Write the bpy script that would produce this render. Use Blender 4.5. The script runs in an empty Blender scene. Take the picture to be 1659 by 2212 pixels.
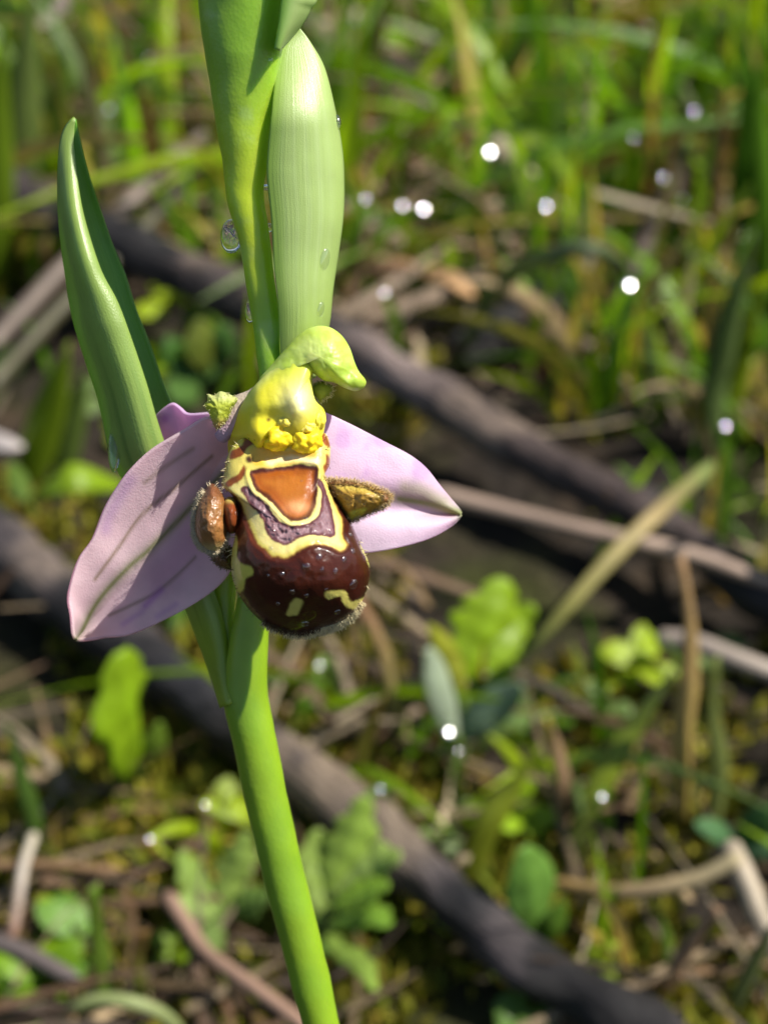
import bpy, bmesh, math, random
import numpy as np
from mathutils import Vector

random.seed(7); rng = np.random.default_rng(7)
scene = bpy.context.scene
COL = scene.collection

# ------------------------------------------------------------------ camera
# a compact camera held about 18 cm above the turf, 85 mm from the flower
PITCH = math.radians(38.0); CAM_H = 180.0; D = 85.0        # millimetres
VW, VH = 1659.0, 2212.0                                     # pixel frame used for measuring the photograph
K = 45.0 / VW                                               # millimetres per pixel at the flower
cam_d = bpy.data.cameras.new('camera'); cam = bpy.data.objects.new('camera', cam_d); COL.objects.link(cam)
cam.location = (0, 0, CAM_H * .001); cam.rotation_euler = (math.pi / 2 - PITCH, 0, 0)
cam_d.sensor_fit = 'VERTICAL'; cam_d.sensor_height = 36.0
cam_d.lens = 36.0 * D / (VH * K)
cam_d.clip_start = .005; cam_d.clip_end = 500
cam_d.dof.use_dof = True; cam_d.dof.focus_distance = (D - 1.5) * .001
cam_d.dof.aperture_fstop = cam_d.lens / 1.42                # 1.42 mm wide aperture
scene.camera = cam

# ------------------------------------------------------------------ light
F = np.array([0, math.cos(PITCH), -math.sin(PITCH)]); R_ = np.array([1., 0, 0]); U = np.array([0, math.sin(PITCH), math.cos(PITCH)])
to_sun = .58 * R_ + .65 * U - .49 * F; to_sun /= np.linalg.norm(to_sun)
world = bpy.data.worlds.new('World'); scene.world = world; world.use_nodes = True
wn = world.node_tree.nodes; wl = world.node_tree.links
sky = wn.new('ShaderNodeTexSky'); sky.sky_type = 'NISHITA'; sky.sun_disc = False
sky.sun_elevation = math.asin(to_sun[2]); sky.sun_rotation = math.atan2(to_sun[0], to_sun[1])
wl.new(sky.outputs[0], wn['Background'].inputs[0]); wn['Background'].inputs[1].default_value = .068
sun_d = bpy.data.lights.new('sun', 'SUN'); sun_d.energy = 5.0; sun_d.angle = math.radians(.53); sun_d.color = (1, .94, .84)
sun = bpy.data.objects.new('sun', sun_d); COL.objects.link(sun)
sun.rotation_euler = Vector(-to_sun).to_track_quat('-Z', 'Y').to_euler(); sun.location = (.3, .1, .6)
vs = scene.view_settings; vs.view_transform = 'Standard'; vs.look = 'None'; vs.exposure = .82; vs.gamma = 1; vs.use_curve_mapping = False
scene.cycles.use_denoising = True
scene.cycles.max_bounces = 10; scene.cycles.transparent_max_bounces = 8
scene.cycles.sample_clamp_indirect = 4

# ------------------------------------------------------------------ measuring helpers (millimetres)
CAM = np.array([0, 0, CAM_H])
def ray(px, py):
    px = np.asarray(px, float); py = np.asarray(py, float)
    return F + R_ * ((px - VW / 2) * K / D)[..., None] + U * ((VH / 2 - py) * K / D)[..., None]
def PL(px, py, dz):                       # a point dz millimetres in front of the flower plane
    return CAM + ray(px, py) * (D - np.asarray(dz, float))[..., None]
def GND(px, py, h=0.):                    # where the sight line meets height h above the soil
    d = ray(px, py); t = (np.asarray(h, float) - CAM_H) / d[..., 2]
    return CAM + d * t[..., None]
def VERT(px, py, y):                      # where the sight line meets the upright plane at distance y
    d = ray(px, py); t = np.asarray(y, float) / d[..., 1]
    return CAM + d * t[..., None]
def z1(p): p = np.asarray(p, float); return np.stack([391.2 + .3370 * p[..., 0], 670.7 + .3370 * p[..., 1]], -1)
def z2(p): p = np.asarray(p, float); return np.stack([93.15 + .3370 * p[..., 0], 670.7 + .3370 * p[..., 1]], -1)
def z3(p): p = np.asarray(p, float); return np.stack([652.1 + .3370 * p[..., 0], 670.7 + .3370 * p[..., 1]], -1)
def z4(p): p = np.asarray(p, float); return np.stack([93.15 + .3708 * p[..., 0], 223.6 + .3708 * p[..., 1]], -1)
def z5(p): p = np.asarray(p, float); return np.stack([409.9 + .3368 * p[..., 0], .3368 * p[..., 1]], -1)

def crom(pts, n, closed=False):           # smooth curve through points, n samples evenly spaced
    P = np.asarray(pts, float); m = len(P)
    if closed: Q = np.vstack([P[-1:], P, P[:2]]); seg = m
    else: Q = np.vstack([2 * P[0] - P[1], P, 2 * P[-1] - P[-2]]); seg = m - 1
    t = np.linspace(0, 1, 16, endpoint=False)[:, None]; out = []
    for i in range(seg):
        a, b, c, d = Q[i], Q[i + 1], Q[i + 2], Q[i + 3]
        out.append(.5 * (2 * b + (c - a) * t + (2 * a - 5 * b + 4 * c - d) * t ** 2 + (3 * b - a - 3 * c + d) * t ** 3))
    out.append((P[:1] if closed else P[-1:])); C = np.vstack(out)
    s = np.concatenate([[0], np.cumsum(np.linalg.norm(np.diff(C, axis=0), axis=1))])
    q = np.linspace(0, s[-1], n + 1)[:-1] if closed else np.linspace(0, s[-1], n)
    return np.stack([np.interp(q, s, C[:, k]) for k in range(C.shape[1])], 1)

def seg_dist(P, poly, closed):            # distance from points to a polyline
    A = np.asarray(poly, float); B = np.roll(A, -1, 0) if closed else A[1:]
    A = A if closed else A[:-1]; best = np.full(len(P), 1e9)
    for a, b in zip(A, B):
        ab = b - a; t = np.clip(((P - a) @ ab) / max(ab @ ab, 1e-9), 0, 1)
        best = np.minimum(best, np.linalg.norm(P - a - t[:, None] * ab, axis=1))
    return best
def inside(P, poly):
    A = np.asarray(poly, float); B = np.roll(A, -1, 0); c = np.zeros(len(P), bool)
    for (x1, y1), (x2, y2) in zip(A, B):
        if y1 == y2: continue
        k = ((y1 > P[:, 1]) != (y2 > P[:, 1])) & (P[:, 0] < (x2 - x1) * (P[:, 1] - y1) / (y2 - y1) + x1)
        c ^= k
    return c
def sdf(P, poly, smooth=True):            # > 0 inside
    q = crom(poly, max(40, len(poly) * 5), True) if smooth else poly
    return np.where(inside(P, q), 1, -1) * seg_dist(P, q, True)
def ss(x, a, b): t = np.clip((x - a) / (b - a), 0, 1); return t * t * (3 - 2 * t)
def over(C, c, m): return C * (1 - m[:, None]) + np.array(c)[None] * m[:, None]

_perm = rng.permutation(256)
_grd = rng.random((256,))
def vnoise(P, s):                         # cheap value noise, any dimension 2 or 3
    P = np.asarray(P, float) * s
    if P.shape[1] == 2: P = np.column_stack([P, np.zeros(len(P))])
    i = np.floor(P).astype(int); f = P - i; f = f * f * (3 - 2 * f); r = 0
    for dx in (0, 1):
        for dy in (0, 1):
            for dz in (0, 1):
                h = _perm[(_perm[(_perm[(i[:, 0] + dx) & 255] + i[:, 1] + dy) & 255] + i[:, 2] + dz) & 255]
                w = (f[:, 0] if dx else 1 - f[:, 0]) * (f[:, 1] if dy else 1 - f[:, 1]) * (f[:, 2] if dz else 1 - f[:, 2])
                r = r + w * _grd[h]
    return r * 2 - 1
def fbm(P, s): return vnoise(P, s) + .5 * vnoise(P, s * 2.1) + .25 * vnoise(P, s * 4.3)

# ------------------------------------------------------------------ object helpers
def tag(o, label=None, cat=None, group=None, kind=None):
    for k, v in (('label', label), ('category', cat), ('group', group), ('kind', kind)):
        if v: o[k] = v
    return o
def mesh_data(name, V, faces, mat, cols=None, uv=None):
    me = bpy.data.meshes.new(name); me.from_pydata(V.tolist(), [], faces if isinstance(faces, list) else faces.tolist()); me.update()
    if len(faces) < 90000 and name not in ('ground', 'grass', 'moss', 'straw_litter', 'ground_cover') and 'hair' not in name:
        bm = bmesh.new(); bm.from_mesh(me); bmesh.ops.recalc_face_normals(bm, faces=bm.faces); bm.to_mesh(me); bm.free()   # faces point outwards
    me.polygons.foreach_set('use_smooth', np.ones(len(me.polygons), bool))
    if cols is not None:
        a = me.color_attributes.new('Col', 'FLOAT_COLOR', 'POINT')
        a.data.foreach_set('color', np.column_stack([cols, np.ones(len(cols))]).astype(np.float32).ravel())
    if uv is not None:
        a = me.attributes.new('Strip', 'FLOAT_VECTOR', 'POINT')
        a.data.foreach_set('vector', np.column_stack([uv, np.zeros(len(uv))]).astype(np.float32).ravel())
    me.materials.append(mat)
    return me
def obj(name, Vmm, faces, mat, parent=None, cols=None, uv=None, origin=None, solid=0.):
    """mesh object from millimetre coordinates; a part is stored relative to its thing's base"""
    V = np.asarray(Vmm, float) * .001
    if parent is not None: o0 = np.array(parent['base'])
    elif origin is not None: o0 = np.asarray(origin, float) * .001
    else:
        c = V.mean(0); o0 = np.array([c[0], c[1], V[:, 2].min()])
    me = mesh_data(name, V - o0, faces, mat, cols, uv)
    o = bpy.data.objects.new(name, me); COL.objects.link(o)
    o['base'] = o0.tolist()
    if parent is not None: o.parent = parent
    else: o.location = o0
    if solid:
        m = o.modifiers.new('Solidify', 'SOLIDIFY'); m.thickness = solid * .001; m.offset = 0
    return o
def thing(name, base_mm, label, cat, group=None):
    o = bpy.data.objects.new(name, None); COL.objects.link(o); b = np.asarray(base_mm, float) * .001
    o.location = b; o['base'] = b.tolist(); o.empty_display_size = .01
    return tag(o, label, cat, group)

def gridfaces(nu, nv, closed_v=False, off=0):
    i, j = np.meshgrid(np.arange(nu - 1), np.arange(nv if closed_v else nv - 1), indexing='ij')
    i = i.ravel(); j = j.ravel(); k = (j + 1) % nv
    return np.column_stack([i * nv + j, i * nv + k, (i + 1) * nv + k, (i + 1) * nv + j]) + off

def tube(path, ra, rb=None, n=20, ref=-F, power=2.0, bump=None):
    """closed tube; ra = half width across the view, rb = half depth"""
    P = np.asarray(path, float); m = len(P); ra = np.broadcast_to(ra, (m,)); rb = ra if rb is None else np.broadcast_to(rb, (m,))
    T = np.gradient(P, axis=0); T /= np.linalg.norm(T, axis=1)[:, None]
    ref = np.asarray(ref, float); S = np.cross(T, ref)
    ln = np.linalg.norm(S, axis=1); S[ln < 1e-6] = R_; S /= np.linalg.norm(S, axis=1)[:, None]; N = np.cross(S, T)
    a = np.linspace(0, 2 * math.pi, n, endpoint=False); ca, sa = np.cos(a), np.sin(a)
    k = (np.abs(ca) ** power + np.abs(sa) ** power) ** (-1 / power)
    V = P[:, None] + S[:, None] * (ra[:, None] * (k * ca)[None])[..., None] + N[:, None] * (rb[:, None] * (k * sa)[None])[..., None]
    V = V.reshape(-1, 3)
    if bump is not None:
        nrm = V - np.repeat(P, n, 0); nrm /= np.linalg.norm(nrm, axis=1)[:, None] + 1e-9; V = V + nrm * bump(V)[:, None]
    fc = gridfaces(m, n, True).tolist(); fc.append(list(range(n))[::-1]); fc.append([(m - 1) * n + i for i in range(n)])
    return V, fc

def lens(outline, center, z0, hf, hb, nr=40, na=160, disp=None, p=.5):
    """closed rounded body from its outline (pixels); returns verts (mm), faces, pixel coordinates, front mask"""
    O = crom(outline, na, True); c = np.asarray(center, float)
    th = np.linspace(0, math.pi / 2, nr); t = np.sin(th); prof = np.maximum(1 - t * t, 0) ** p
    px = c + (O[None] - c) * t[:, None, None]; XY = px.reshape(-1, 2); pr = np.repeat(prof, na)
    zc = z0(XY) if callable(z0) else np.full(len(XY), float(z0))
    hfv = hf(XY) if callable(hf) else hf
    zf = zc + hfv * pr
    if disp is not None: zf = zf + disp(XY, pr) * ss(pr, 0, .35)
    zb = zc - hb * pr
    Vf = PL(XY[:, 0], XY[:, 1], zf); Vb = PL(XY[:, 0], XY[:, 1], zb)[:-na]
    n0 = len(Vf); ff = gridfaces(nr, na, True)
    # back side: rings 0..nr-2, the rim ring is shared with the front
    fb = ff.copy(); rim = fb >= (nr - 1) * na; fb = np.where(rim, fb, fb + n0)[:, ::-1]
    V = np.vstack([Vf, Vb]); xy = np.vstack([XY, XY[:-na]]); fm = np.concatenate([np.ones(n0), np.zeros(len(Vb))])
    faces = [f for f in np.vstack([ff, fb]).tolist()]
    return V, faces, xy, fm, pr

def sheet(L, Rr, zf, nu=60, nv=24):
    """leaf-like sheet between two edge curves (pixels); zf(u, v) millimetres"""
    A = crom(L, nu); B = crom(Rr, nu); v = np.linspace(0, 1, nv)
    XY = (A[:, None] * (1 - v)[None, :, None] + B[:, None] * v[None, :, None]).reshape(-1, 2)
    u = np.repeat(np.linspace(0, 1, nu), nv); vv = np.tile(v, nu)
    V = PL(XY[:, 0], XY[:, 1], zf(u, vv, XY))
    return V, gridfaces(nu, nv).tolist(), XY, u, vv

# ------------------------------------------------------------------ materials
def new_mat(name):
    m = bpy.data.materials.new(name); m.use_nodes = True; nt = m.node_tree; nt.nodes.clear()
    out = nt.nodes.new('ShaderNodeOutputMaterial'); return m, nt, out
def soft(name, rough=.45, spec=.5, transl=.0, sss=0., sssr=(1, .6, .3), scale=.001, bump=(), var=.12, varscale=600, color=None, coat=0., tint=(1, 1, 1), sheen=0.):
    """plant tissue: colour from the mesh, varied by noise, fine relief, light through it"""
    m, nt, out = new_mat(name); n = nt.nodes; l = nt.links
    pb = n.new('ShaderNodeBsdfPrincipled'); pb.inputs['Roughness'].default_value = rough; pb.inputs['Specular IOR Level'].default_value = spec
    if color is None:
        at = n.new('ShaderNodeAttribute'); at.attribute_name = 'Col'; src = at.outputs['Color']
    else:
        rgb = n.new('ShaderNodeRGB'); rgb.outputs[0].default_value = (*color, 1); src = rgb.outputs[0]
    tc = n.new('ShaderNodeTexCoord')
    nz = n.new('ShaderNodeTexNoise'); nz.inputs['Scale'].default_value = varscale; nz.inputs['Detail'].default_value = 4
    l.new(tc.outputs['Object'], nz.inputs['Vector'])
    mr = n.new('ShaderNodeMapRange'); mr.inputs[1].default_value = .25; mr.inputs[2].default_value = .75; mr.inputs[3].default_value = 1 - var; mr.inputs[4].default_value = 1 + var
    l.new(nz.outputs['Fac'], mr.inputs[0])
    hs = n.new('ShaderNodeHueSaturation'); l.new(mr.outputs[0], hs.inputs['Value']); l.new(src, hs.inputs['Color'])
    l.new(hs.outputs[0], pb.inputs['Base Color'])
    last = None
    for (kind, sc, strength, dist) in bump:
        if kind == 'strip':                     # fine cell rows that run along a leaf
            at2 = n.new('ShaderNodeAttribute'); at2.attribute_name = 'Strip'
            mp = n.new('ShaderNodeMapping'); mp.inputs['Scale'].default_value = sc; l.new(at2.outputs['Vector'], mp.inputs[0])
            t = n.new('ShaderNodeTexNoise'); t.inputs['Scale'].default_value = 1; t.inputs['Detail'].default_value = 2; l.new(mp.outputs[0], t.inputs['Vector']); h = t.outputs['Fac']
        elif kind == 'cell':
            t = n.new('ShaderNodeTexVoronoi'); t.inputs['Scale'].default_value = sc; l.new(tc.outputs['Object'], t.inputs['Vector']); h = t.outputs['Distance']
        else:
            t = n.new('ShaderNodeTexNoise'); t.inputs['Scale'].default_value = sc; t.inputs['Detail'].default_value = 3; l.new(tc.outputs['Object'], t.inputs['Vector']); h = t.outputs['Fac']
        b = n.new('ShaderNodeBump'); b.inputs['Strength'].default_value = strength; b.inputs['Distance'].default_value = dist
        l.new(h, b.inputs['Height'])
        if last: l.new(last.outputs[0], b.inputs['Normal'])
        last = b
    if last: l.new(last.outputs[0], pb.inputs['Normal'])
    if sss:
        pb.inputs['Subsurface Weight'].default_value = sss; pb.inputs['Subsurface Radius'].default_value = sssr; pb.inputs['Subsurface Scale'].default_value = scale
    if coat:
        pb.inputs['Coat Weight'].default_value = coat; pb.inputs['Coat Roughness'].default_value = .06
    if sheen:
        pb.inputs['Sheen Weight'].default_value = sheen; pb.inputs['Sheen Roughness'].default_value = .4
    if transl:
        tb = n.new('ShaderNodeBsdfTranslucent'); mx = n.new('ShaderNodeMixShader'); mx.inputs[0].default_value = transl
        mul = n.new('ShaderNodeMix'); mul.data_type = 'RGBA'; mul.blend_type = 'MULTIPLY'; mul.inputs[0].default_value = 1; mul.inputs['B'].default_value = (*tint, 1)
        l.new(hs.outputs[0], mul.inputs['A']); l.new(mul.outputs['Result'], tb.inputs[0])
        l.new(pb.outputs[0], mx.inputs[1]); l.new(tb.outputs[0], mx.inputs[2]); l.new(mx.outputs[0], out.inputs[0])
    else: l.new(pb.outputs[0], out.inputs[0])
    return m

M = {}
M['sepal'] = soft('sepal_tissue', .5, .35, transl=.5, bump=(('cell', 9000, .22, .00007), ('noise', 700, .15, .0004)), var=.1, varscale=500, tint=(1.15, .9, .95), sheen=.1)
M['bract'] = soft('bract_tissue', .40, .9, transl=.38, bump=(('strip', (260, 60, 1), .22, .0001), ('strip', (2, 24, 1), .18, .0002)), var=.1, varscale=400, tint=(1.1, 1.2, .35))
M['stem'] = soft('stem_tissue', .38, .5, sss=.75, sssr=(.8, 1.0, .15), scale=.0012, bump=(('cell', 3500, .10, .0001), ('noise', 600, .12, .0002)), var=.1, varscale=400)
M['bud'] = soft('bud_tissue', .36, .5, sss=.85, sssr=(.9, 1.1, .15), scale=.0014, bump=(('cell', 5000, .15, .00008), ('noise', 500, .15, .0004)), var=.12, varscale=350)
M['lip'] = soft('lip_velvet', .36, .18, sss=.10, sssr=(1, .3, .15), scale=.0003, bump=(('cell', 9000, .18, .00005), ('noise', 900, .15, .0002)), var=.14, varscale=900, coat=.32)
M['lobe'] = soft('lobe_velvet', .4, .5, sss=.2, sssr=(1, .4, .2), scale=.0005, bump=(('cell', 6000, .3, .0001), ('noise', 1200, .25, .0003)), var=.22, varscale=1500, coat=.05)
M['column'] = soft('column_tissue', .42, .4, sss=.7, sssr=(1, .9, .25), scale=.0008, bump=(('noise', 1500, .15, .0002),), var=.06, varscale=900)
M['pollen'] = soft('pollen_mass', .5, .3, sss=.5, sssr=(1, .8, .1), scale=.0005, bump=(('noise', 1500, .3, .0003),), var=.1, varscale=1500)
M['petal'] = soft('petal_tissue', .5, .3, transl=.35, bump=(('cell', 5000, .4, .00012),), var=.15, varscale=1500)
M['hair'] = soft('fine_hair', .45, .5, transl=.3, var=.1, varscale=3000)
M['leaf'] = soft('leaf_tissue', .38, .5, transl=.5, bump=(('noise', 250, .4, .0012), ('strip', (6, 30, 1), .35, .0004)), var=.22, varscale=120, tint=(1.15, 1.2, .4))
M['blade'] = soft('grass_tissue', .34, .5, transl=.5, bump=(('strip', (4, 26, 1), .4, .0003),), var=.22, varscale=60, tint=(1.15, 1.2, .4))
M['straw'] = soft('dry_straw', .5, .4, transl=.15, bump=(('strip', (5, 22, 1), .5, .0003), ('noise', 500, .3, .0004)), var=.3, varscale=110)
M['moss'] = soft('moss_cushion', .7, .2, transl=.25, var=.3, varscale=90, tint=(1.1, 1.1, .5))

def glass_mat():
    m, nt, out = new_mat('water'); pb = nt.nodes.new('ShaderNodeBsdfPrincipled')
    pb.inputs['Base Color'].default_value = (1, 1, 1, 1); pb.inputs['Transmission Weight'].default_value = 1; pb.inputs['IOR'].default_value = 1.33; pb.inputs['Roughness'].default_value = .04
    pb.inputs['Coat Weight'].default_value = 1; pb.inputs['Coat IOR'].default_value = 1.6; pb.inputs['Coat Roughness'].default_value = .14
    nt.links.new(pb.outputs[0], out.inputs[0]); return m
M['water'] = glass_mat()
def film_mat():                           # shallow clear water: lets the surface show through and glints
    m, nt, out = new_mat('clear_water_film'); n = nt.nodes; tr = n.new('ShaderNodeBsdfTransparent'); gl = n.new('ShaderNodeBsdfGlossy'); gl.inputs['Roughness'].default_value = .1
    mx = n.new('ShaderNodeMixShader'); mx.inputs[0].default_value = .16
    nt.links.new(tr.outputs[0], mx.inputs[1]); nt.links.new(gl.outputs[0], mx.inputs[2]); nt.links.new(mx.outputs[0], out.inputs[0]); return m
M['film'] = film_mat()
def dew_mat():
    m, nt, out = new_mat('glinting_dew'); pb = nt.nodes.new('ShaderNodeBsdfPrincipled')
    pb.inputs['Base Color'].default_value = (.95, .96, 1, 1); pb.inputs['Metallic'].default_value = 1; pb.inputs['Roughness'].default_value = .12
    nt.links.new(pb.outputs[0], out.inputs[0]); return m
M['dew'] = dew_mat()

def bark_mat():
    m, nt, out = new_mat('weathered_bark'); n = nt.nodes; l = nt.links
    pb = n.new('ShaderNodeBsdfPrincipled'); pb.inputs['Roughness'].default_value = .6; pb.inputs['Specular IOR Level'].default_value = .35
    at = n.new('ShaderNodeAttribute'); at.attribute_name = 'Strip'; ac = n.new('ShaderNodeAttribute'); ac.attribute_name = 'Col'
    mp = n.new('ShaderNodeMapping'); mp.inputs['Scale'].default_value = (9, 26, 1); l.new(at.outputs['Vector'], mp.inputs[0])
    t = n.new('ShaderNodeTexNoise'); t.inputs['Scale'].default_value = 1; t.inputs['Detail'].default_value = 6; l.new(mp.outputs[0], t.inputs['Vector'])
    cr = n.new('ShaderNodeValToRGB'); cr.color_ramp.elements[0].position = .3; cr.color_ramp.elements[1].position = .7
    cr.color_ramp.elements[0].color = (.35, .33, .33, 1); cr.color_ramp.elements[1].color = (1.35, 1.3, 1.25, 1); l.new(t.outputs['Fac'], cr.inputs[0])
    mx = n.new('ShaderNodeMix'); mx.data_type = 'RGBA'; mx.blend_type = 'MULTIPLY'; mx.inputs[0].default_value = 1
    l.new(ac.outputs['Color'], mx.inputs['A']); l.new(cr.outputs[0], mx.inputs['B']); l.new(mx.outputs['Result'], pb.inputs['Base Color'])
    b = n.new('ShaderNodeBump'); b.inputs['Strength'].default_value = .7; b.inputs['Distance'].default_value = .0012; l.new(t.outputs['Fac'], b.inputs['Height']); l.new(b.outputs[0], pb.inputs['Normal'])
    l.new(pb.outputs[0], out.inputs[0]); return m
M['bark'] = bark_mat()
def soil_mat():
    m, nt, out = new_mat('burnt_soil'); n = nt.nodes; l = nt.links
    pb = n.new('ShaderNodeBsdfPrincipled'); pb.inputs['Roughness'].default_value = .85; pb.inputs['Specular IOR Level'].default_value = .2
    tc = n.new('ShaderNodeTexCoord')
    a = n.new('ShaderNodeTexNoise'); a.inputs['Scale'].default_value = 60; a.inputs['Detail'].default_value = 8; l.new(tc.outputs['Object'], a.inputs['Vector'])
    cr = n.new('ShaderNodeValToRGB'); e = cr.color_ramp.elements
    e[0].position = .32; e[0].color = (.008, .006, .005, 1); e[1].position = .75; e[1].color = (.045, .03, .018, 1)
    k = e.new(.52); k.color = (.018, .013, .009, 1); l.new(a.outputs['Fac'], cr.inputs[0])
    g = n.new('ShaderNodeTexNoise'); g.inputs['Scale'].default_value = 14; g.inputs['Detail'].default_value = 5; l.new(tc.outputs['Object'], g.inputs['Vector'])
    gr = n.new('ShaderNodeMapRange'); gr.inputs[1].default_value = .5; gr.inputs[2].default_value = .62; l.new(g.outputs['Fac'], gr.inputs[0])
    mx = n.new('ShaderNodeMix'); mx.data_type = 'RGBA'; l.new(gr.outputs[0], mx.inputs[0]); l.new(cr.outputs[0], mx.inputs['A']); mx.inputs['B'].default_value = (.03, .034, .006, 1)
    l.new(mx.outputs['Result'], pb.inputs['Base Color'])
    b = n.new('ShaderNodeBump'); b.inputs['Strength'].default_value = 1; b.inputs['Distance'].default_value = .004
    a2 = n.new('ShaderNodeTexNoise'); a2.inputs['Scale'].default_value = 220; a2.inputs['Detail'].default_value = 6; l.new(tc.outputs['Object'], a2.inputs['Vector']); l.new(a2.outputs['Fac'], b.inputs['Height']); l.new(b.outputs[0], pb.inputs['Normal'])
    l.new(pb.outputs[0], out.inputs[0]); return m
M['soil'] = soil_mat()

# ================================================================== THE GROUND
def gh(x, y):                             # height of the soil in millimetres
    P = np.column_stack([np.ravel(x), np.ravel(y)])
    return (fbm(P, 1 / 70.) * 4 + fbm(P + 500, 1 / 16.) * 1.3).reshape(np.shape(x))
def axis(lo, hi, fine, far):
    a = np.arange(lo, hi + .1, fine); o = []; s = fine; x = hi
    while x < far: s *= 1.35; x += s; o.append(x)
    q = []; s = fine; x = lo
    while x > -far: s *= 1.35; x -= s; q.append(x)
    return np.concatenate([np.array(q[::-1]), a, np.array(o)])
gx = axis(-420, 420, 5, 60000); gy = axis(-60, 900, 5, 60000)
GX, GY = np.meshgrid(gx, gy, indexing='ij')
GZ = gh(GX, GY)
ground = obj('ground', np.column_stack([GX.ravel(), GY.ravel(), GZ.ravel()]), gridfaces(len(gx), len(gy)), M['soil'], origin=(0, 0, 0))
ground.data.flip_normals() if ground.data.polygons[0].normal.z < 0 else None
tag(ground, kind='structure')

# ================================================================== THE ORCHID
base_pt = np.array([2.0, 20.0, -2.0])
def sdz(y): return (1106 - y) * K * .20 - 3.0       # the stalk leans: its top stands nearer the camera
orchid = thing('bee_orchid', base_pt, 'bee orchid in flower with lilac sepals, dark brown furry lip and green stalk', 'flower')

# --- stalk, from its left and right edges
Le = crom([(652, 2212), (630, 2138), (596, 2013), (561, 1875), (527, 1732), (500, 1600), (484, 1530), (482, 1480), (492, 1400), (510, 1300), (540, 1150), (560, 1000), (566, 880), (566, 840)], 90)
Re = crom([(735, 2212), (716, 2110), (687, 1991), (652, 1849), (622, 1711), (597, 1581), (583, 1495), (581, 1400), (590, 1300), (612, 1150), (622, 1000), (622, 880), (622, 840)], 90)
cx = (Le + Re) / 2; w = np.linalg.norm(Re - Le, axis=1) / 2
path = PL(cx[:, 0], cx[:, 1], sdz(cx[:, 1]))
low = crom(np.vstack([base_pt, base_pt + [.5, 3, 45], path[0] - (path[8] - path[0]) / np.linalg.norm(path[8] - path[0]) * 22, path[0]]), 24)[:-1]
sp = np.vstack([low, path]); sr = np.concatenate([np.full(len(low), w[0] * K * 1.02), w * K])
sr[:24] *= np.linspace(1.5, 1, 24)[: len(sr[:24])]
V, fc = tube(sp, sr, sr * .95, 36, bump=lambda v: fbm(v, .5) * .04)
tcol = np.clip((V @ U), -1e9, 1e9); cs = np.tile(np.array([[.19, .31, .012]]), (len(V), 1))
cs = over(cs, (.14, .27, .016), ss(fbm(V * [1, 1, .35], .35), .1, .8) * .5)
obj('stalk', V, fc, M['stem'], orchid, cs)

# --- upper flower bud on its ovary
Lb = crom(z5([(66, -60), (70, 0), (78, 150), (110, 400), (150, 640), (190, 900), (240, 1250), (300, 1480), (350, 1750), (400, 2050), (425, 2280), (450, 2480)]), 70)
Rb = crom(z5([(640, -60), (630, 0), (600, 230), (562, 480), (530, 760), (505, 1000), (480, 1180), (492, 1350), (520, 1550), (543, 1750), (575, 2000), (605, 2280), (630, 2480)]), 70)
top = np.array([[440 + 60, -120], [470 + 50, -190]]);
cb = (Lb + Rb) / 2; wb = np.linalg.norm(Rb - Lb, axis=1) / 2
ext_c = np.array([[575, -330], [560, -300], [548, -240], [536, -150], [530, -80]]); ext_w = np.array([6, 28, 62, 92, 99])
cb = np.vstack([ext_c, cb]); wb = np.concatenate([ext_w, wb])
V, fc = tube(PL(cb[:, 0], cb[:, 1], sdz(cb[:, 1]) + .4), wb * K, wb * K * .85, 40, bump=lambda v: fbm(v, .45) * .07)
yy = np.repeat(cb[:, 1], 40)
cs = np.tile(np.array([[.22, .40, .025]]), (len(V), 1)); cs = over(cs, (.38, .50, .02), ss(yy, 100, 420)); cs = over(cs, (.22, .40, .03), ss(yy, 520, 760))
cs = over(cs, (.34, .48, .16), ss(fbm(V, .5), .55, 1.0) * .5)
obj('flower_bud', V, fc, M['bud'], orchid, cs)

def strip_uv(u, v): return np.column_stack([u, v])
# --- right bract, broad and pale, standing behind the hood
Lr = z5([(700, 178), (640, 250), (585, 350), (552, 520), (528, 760), (505, 1000), (503, 1150), (528, 1400), (548, 1700), (575, 1950), (585, 2212), (600, 2420)])
Rr = z5([(700, 178), (770, 290), (850, 440), (912, 680), (960, 940), (975, 1150), (970, 1380), (940, 1620), (905, 1850), (885, 2050), (850, 2212), (790, 2420)])
def zr(u, v, XY): return sdz(XY[:, 1]) - .8 + 2.5 * np.sqrt(np.maximum(1 - (1.4 * v - .33) ** 2 * .86, .02)) * ss(u, 0, .3) - .6 * ss(u, .75, 1)
V, fc, XY, u, v = sheet(Lr, Rr, zr, 110, 44)
cs = np.tile(np.array([[.42, .55, .18]]), (len(V), 1))
for vc in (.2, .36, .52, .68, .82): cs = over(cs, (.56, .68, .36), np.exp(-((v + .012 * np.sin(u * 17 + vc * 40) - vc) / (.022 + .02 * vc)) ** 2) * (.14 + .2 * np.sin(vc * 77) ** 2) * ss(u, 0, .1))
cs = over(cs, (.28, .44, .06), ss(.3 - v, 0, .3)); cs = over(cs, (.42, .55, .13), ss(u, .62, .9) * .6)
obj('bract', V, fc, M['bract'], orchid, cs, strip_uv(u, v), solid=.35)['label'] = 'pale ribbed upright bract behind the hood'

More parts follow.
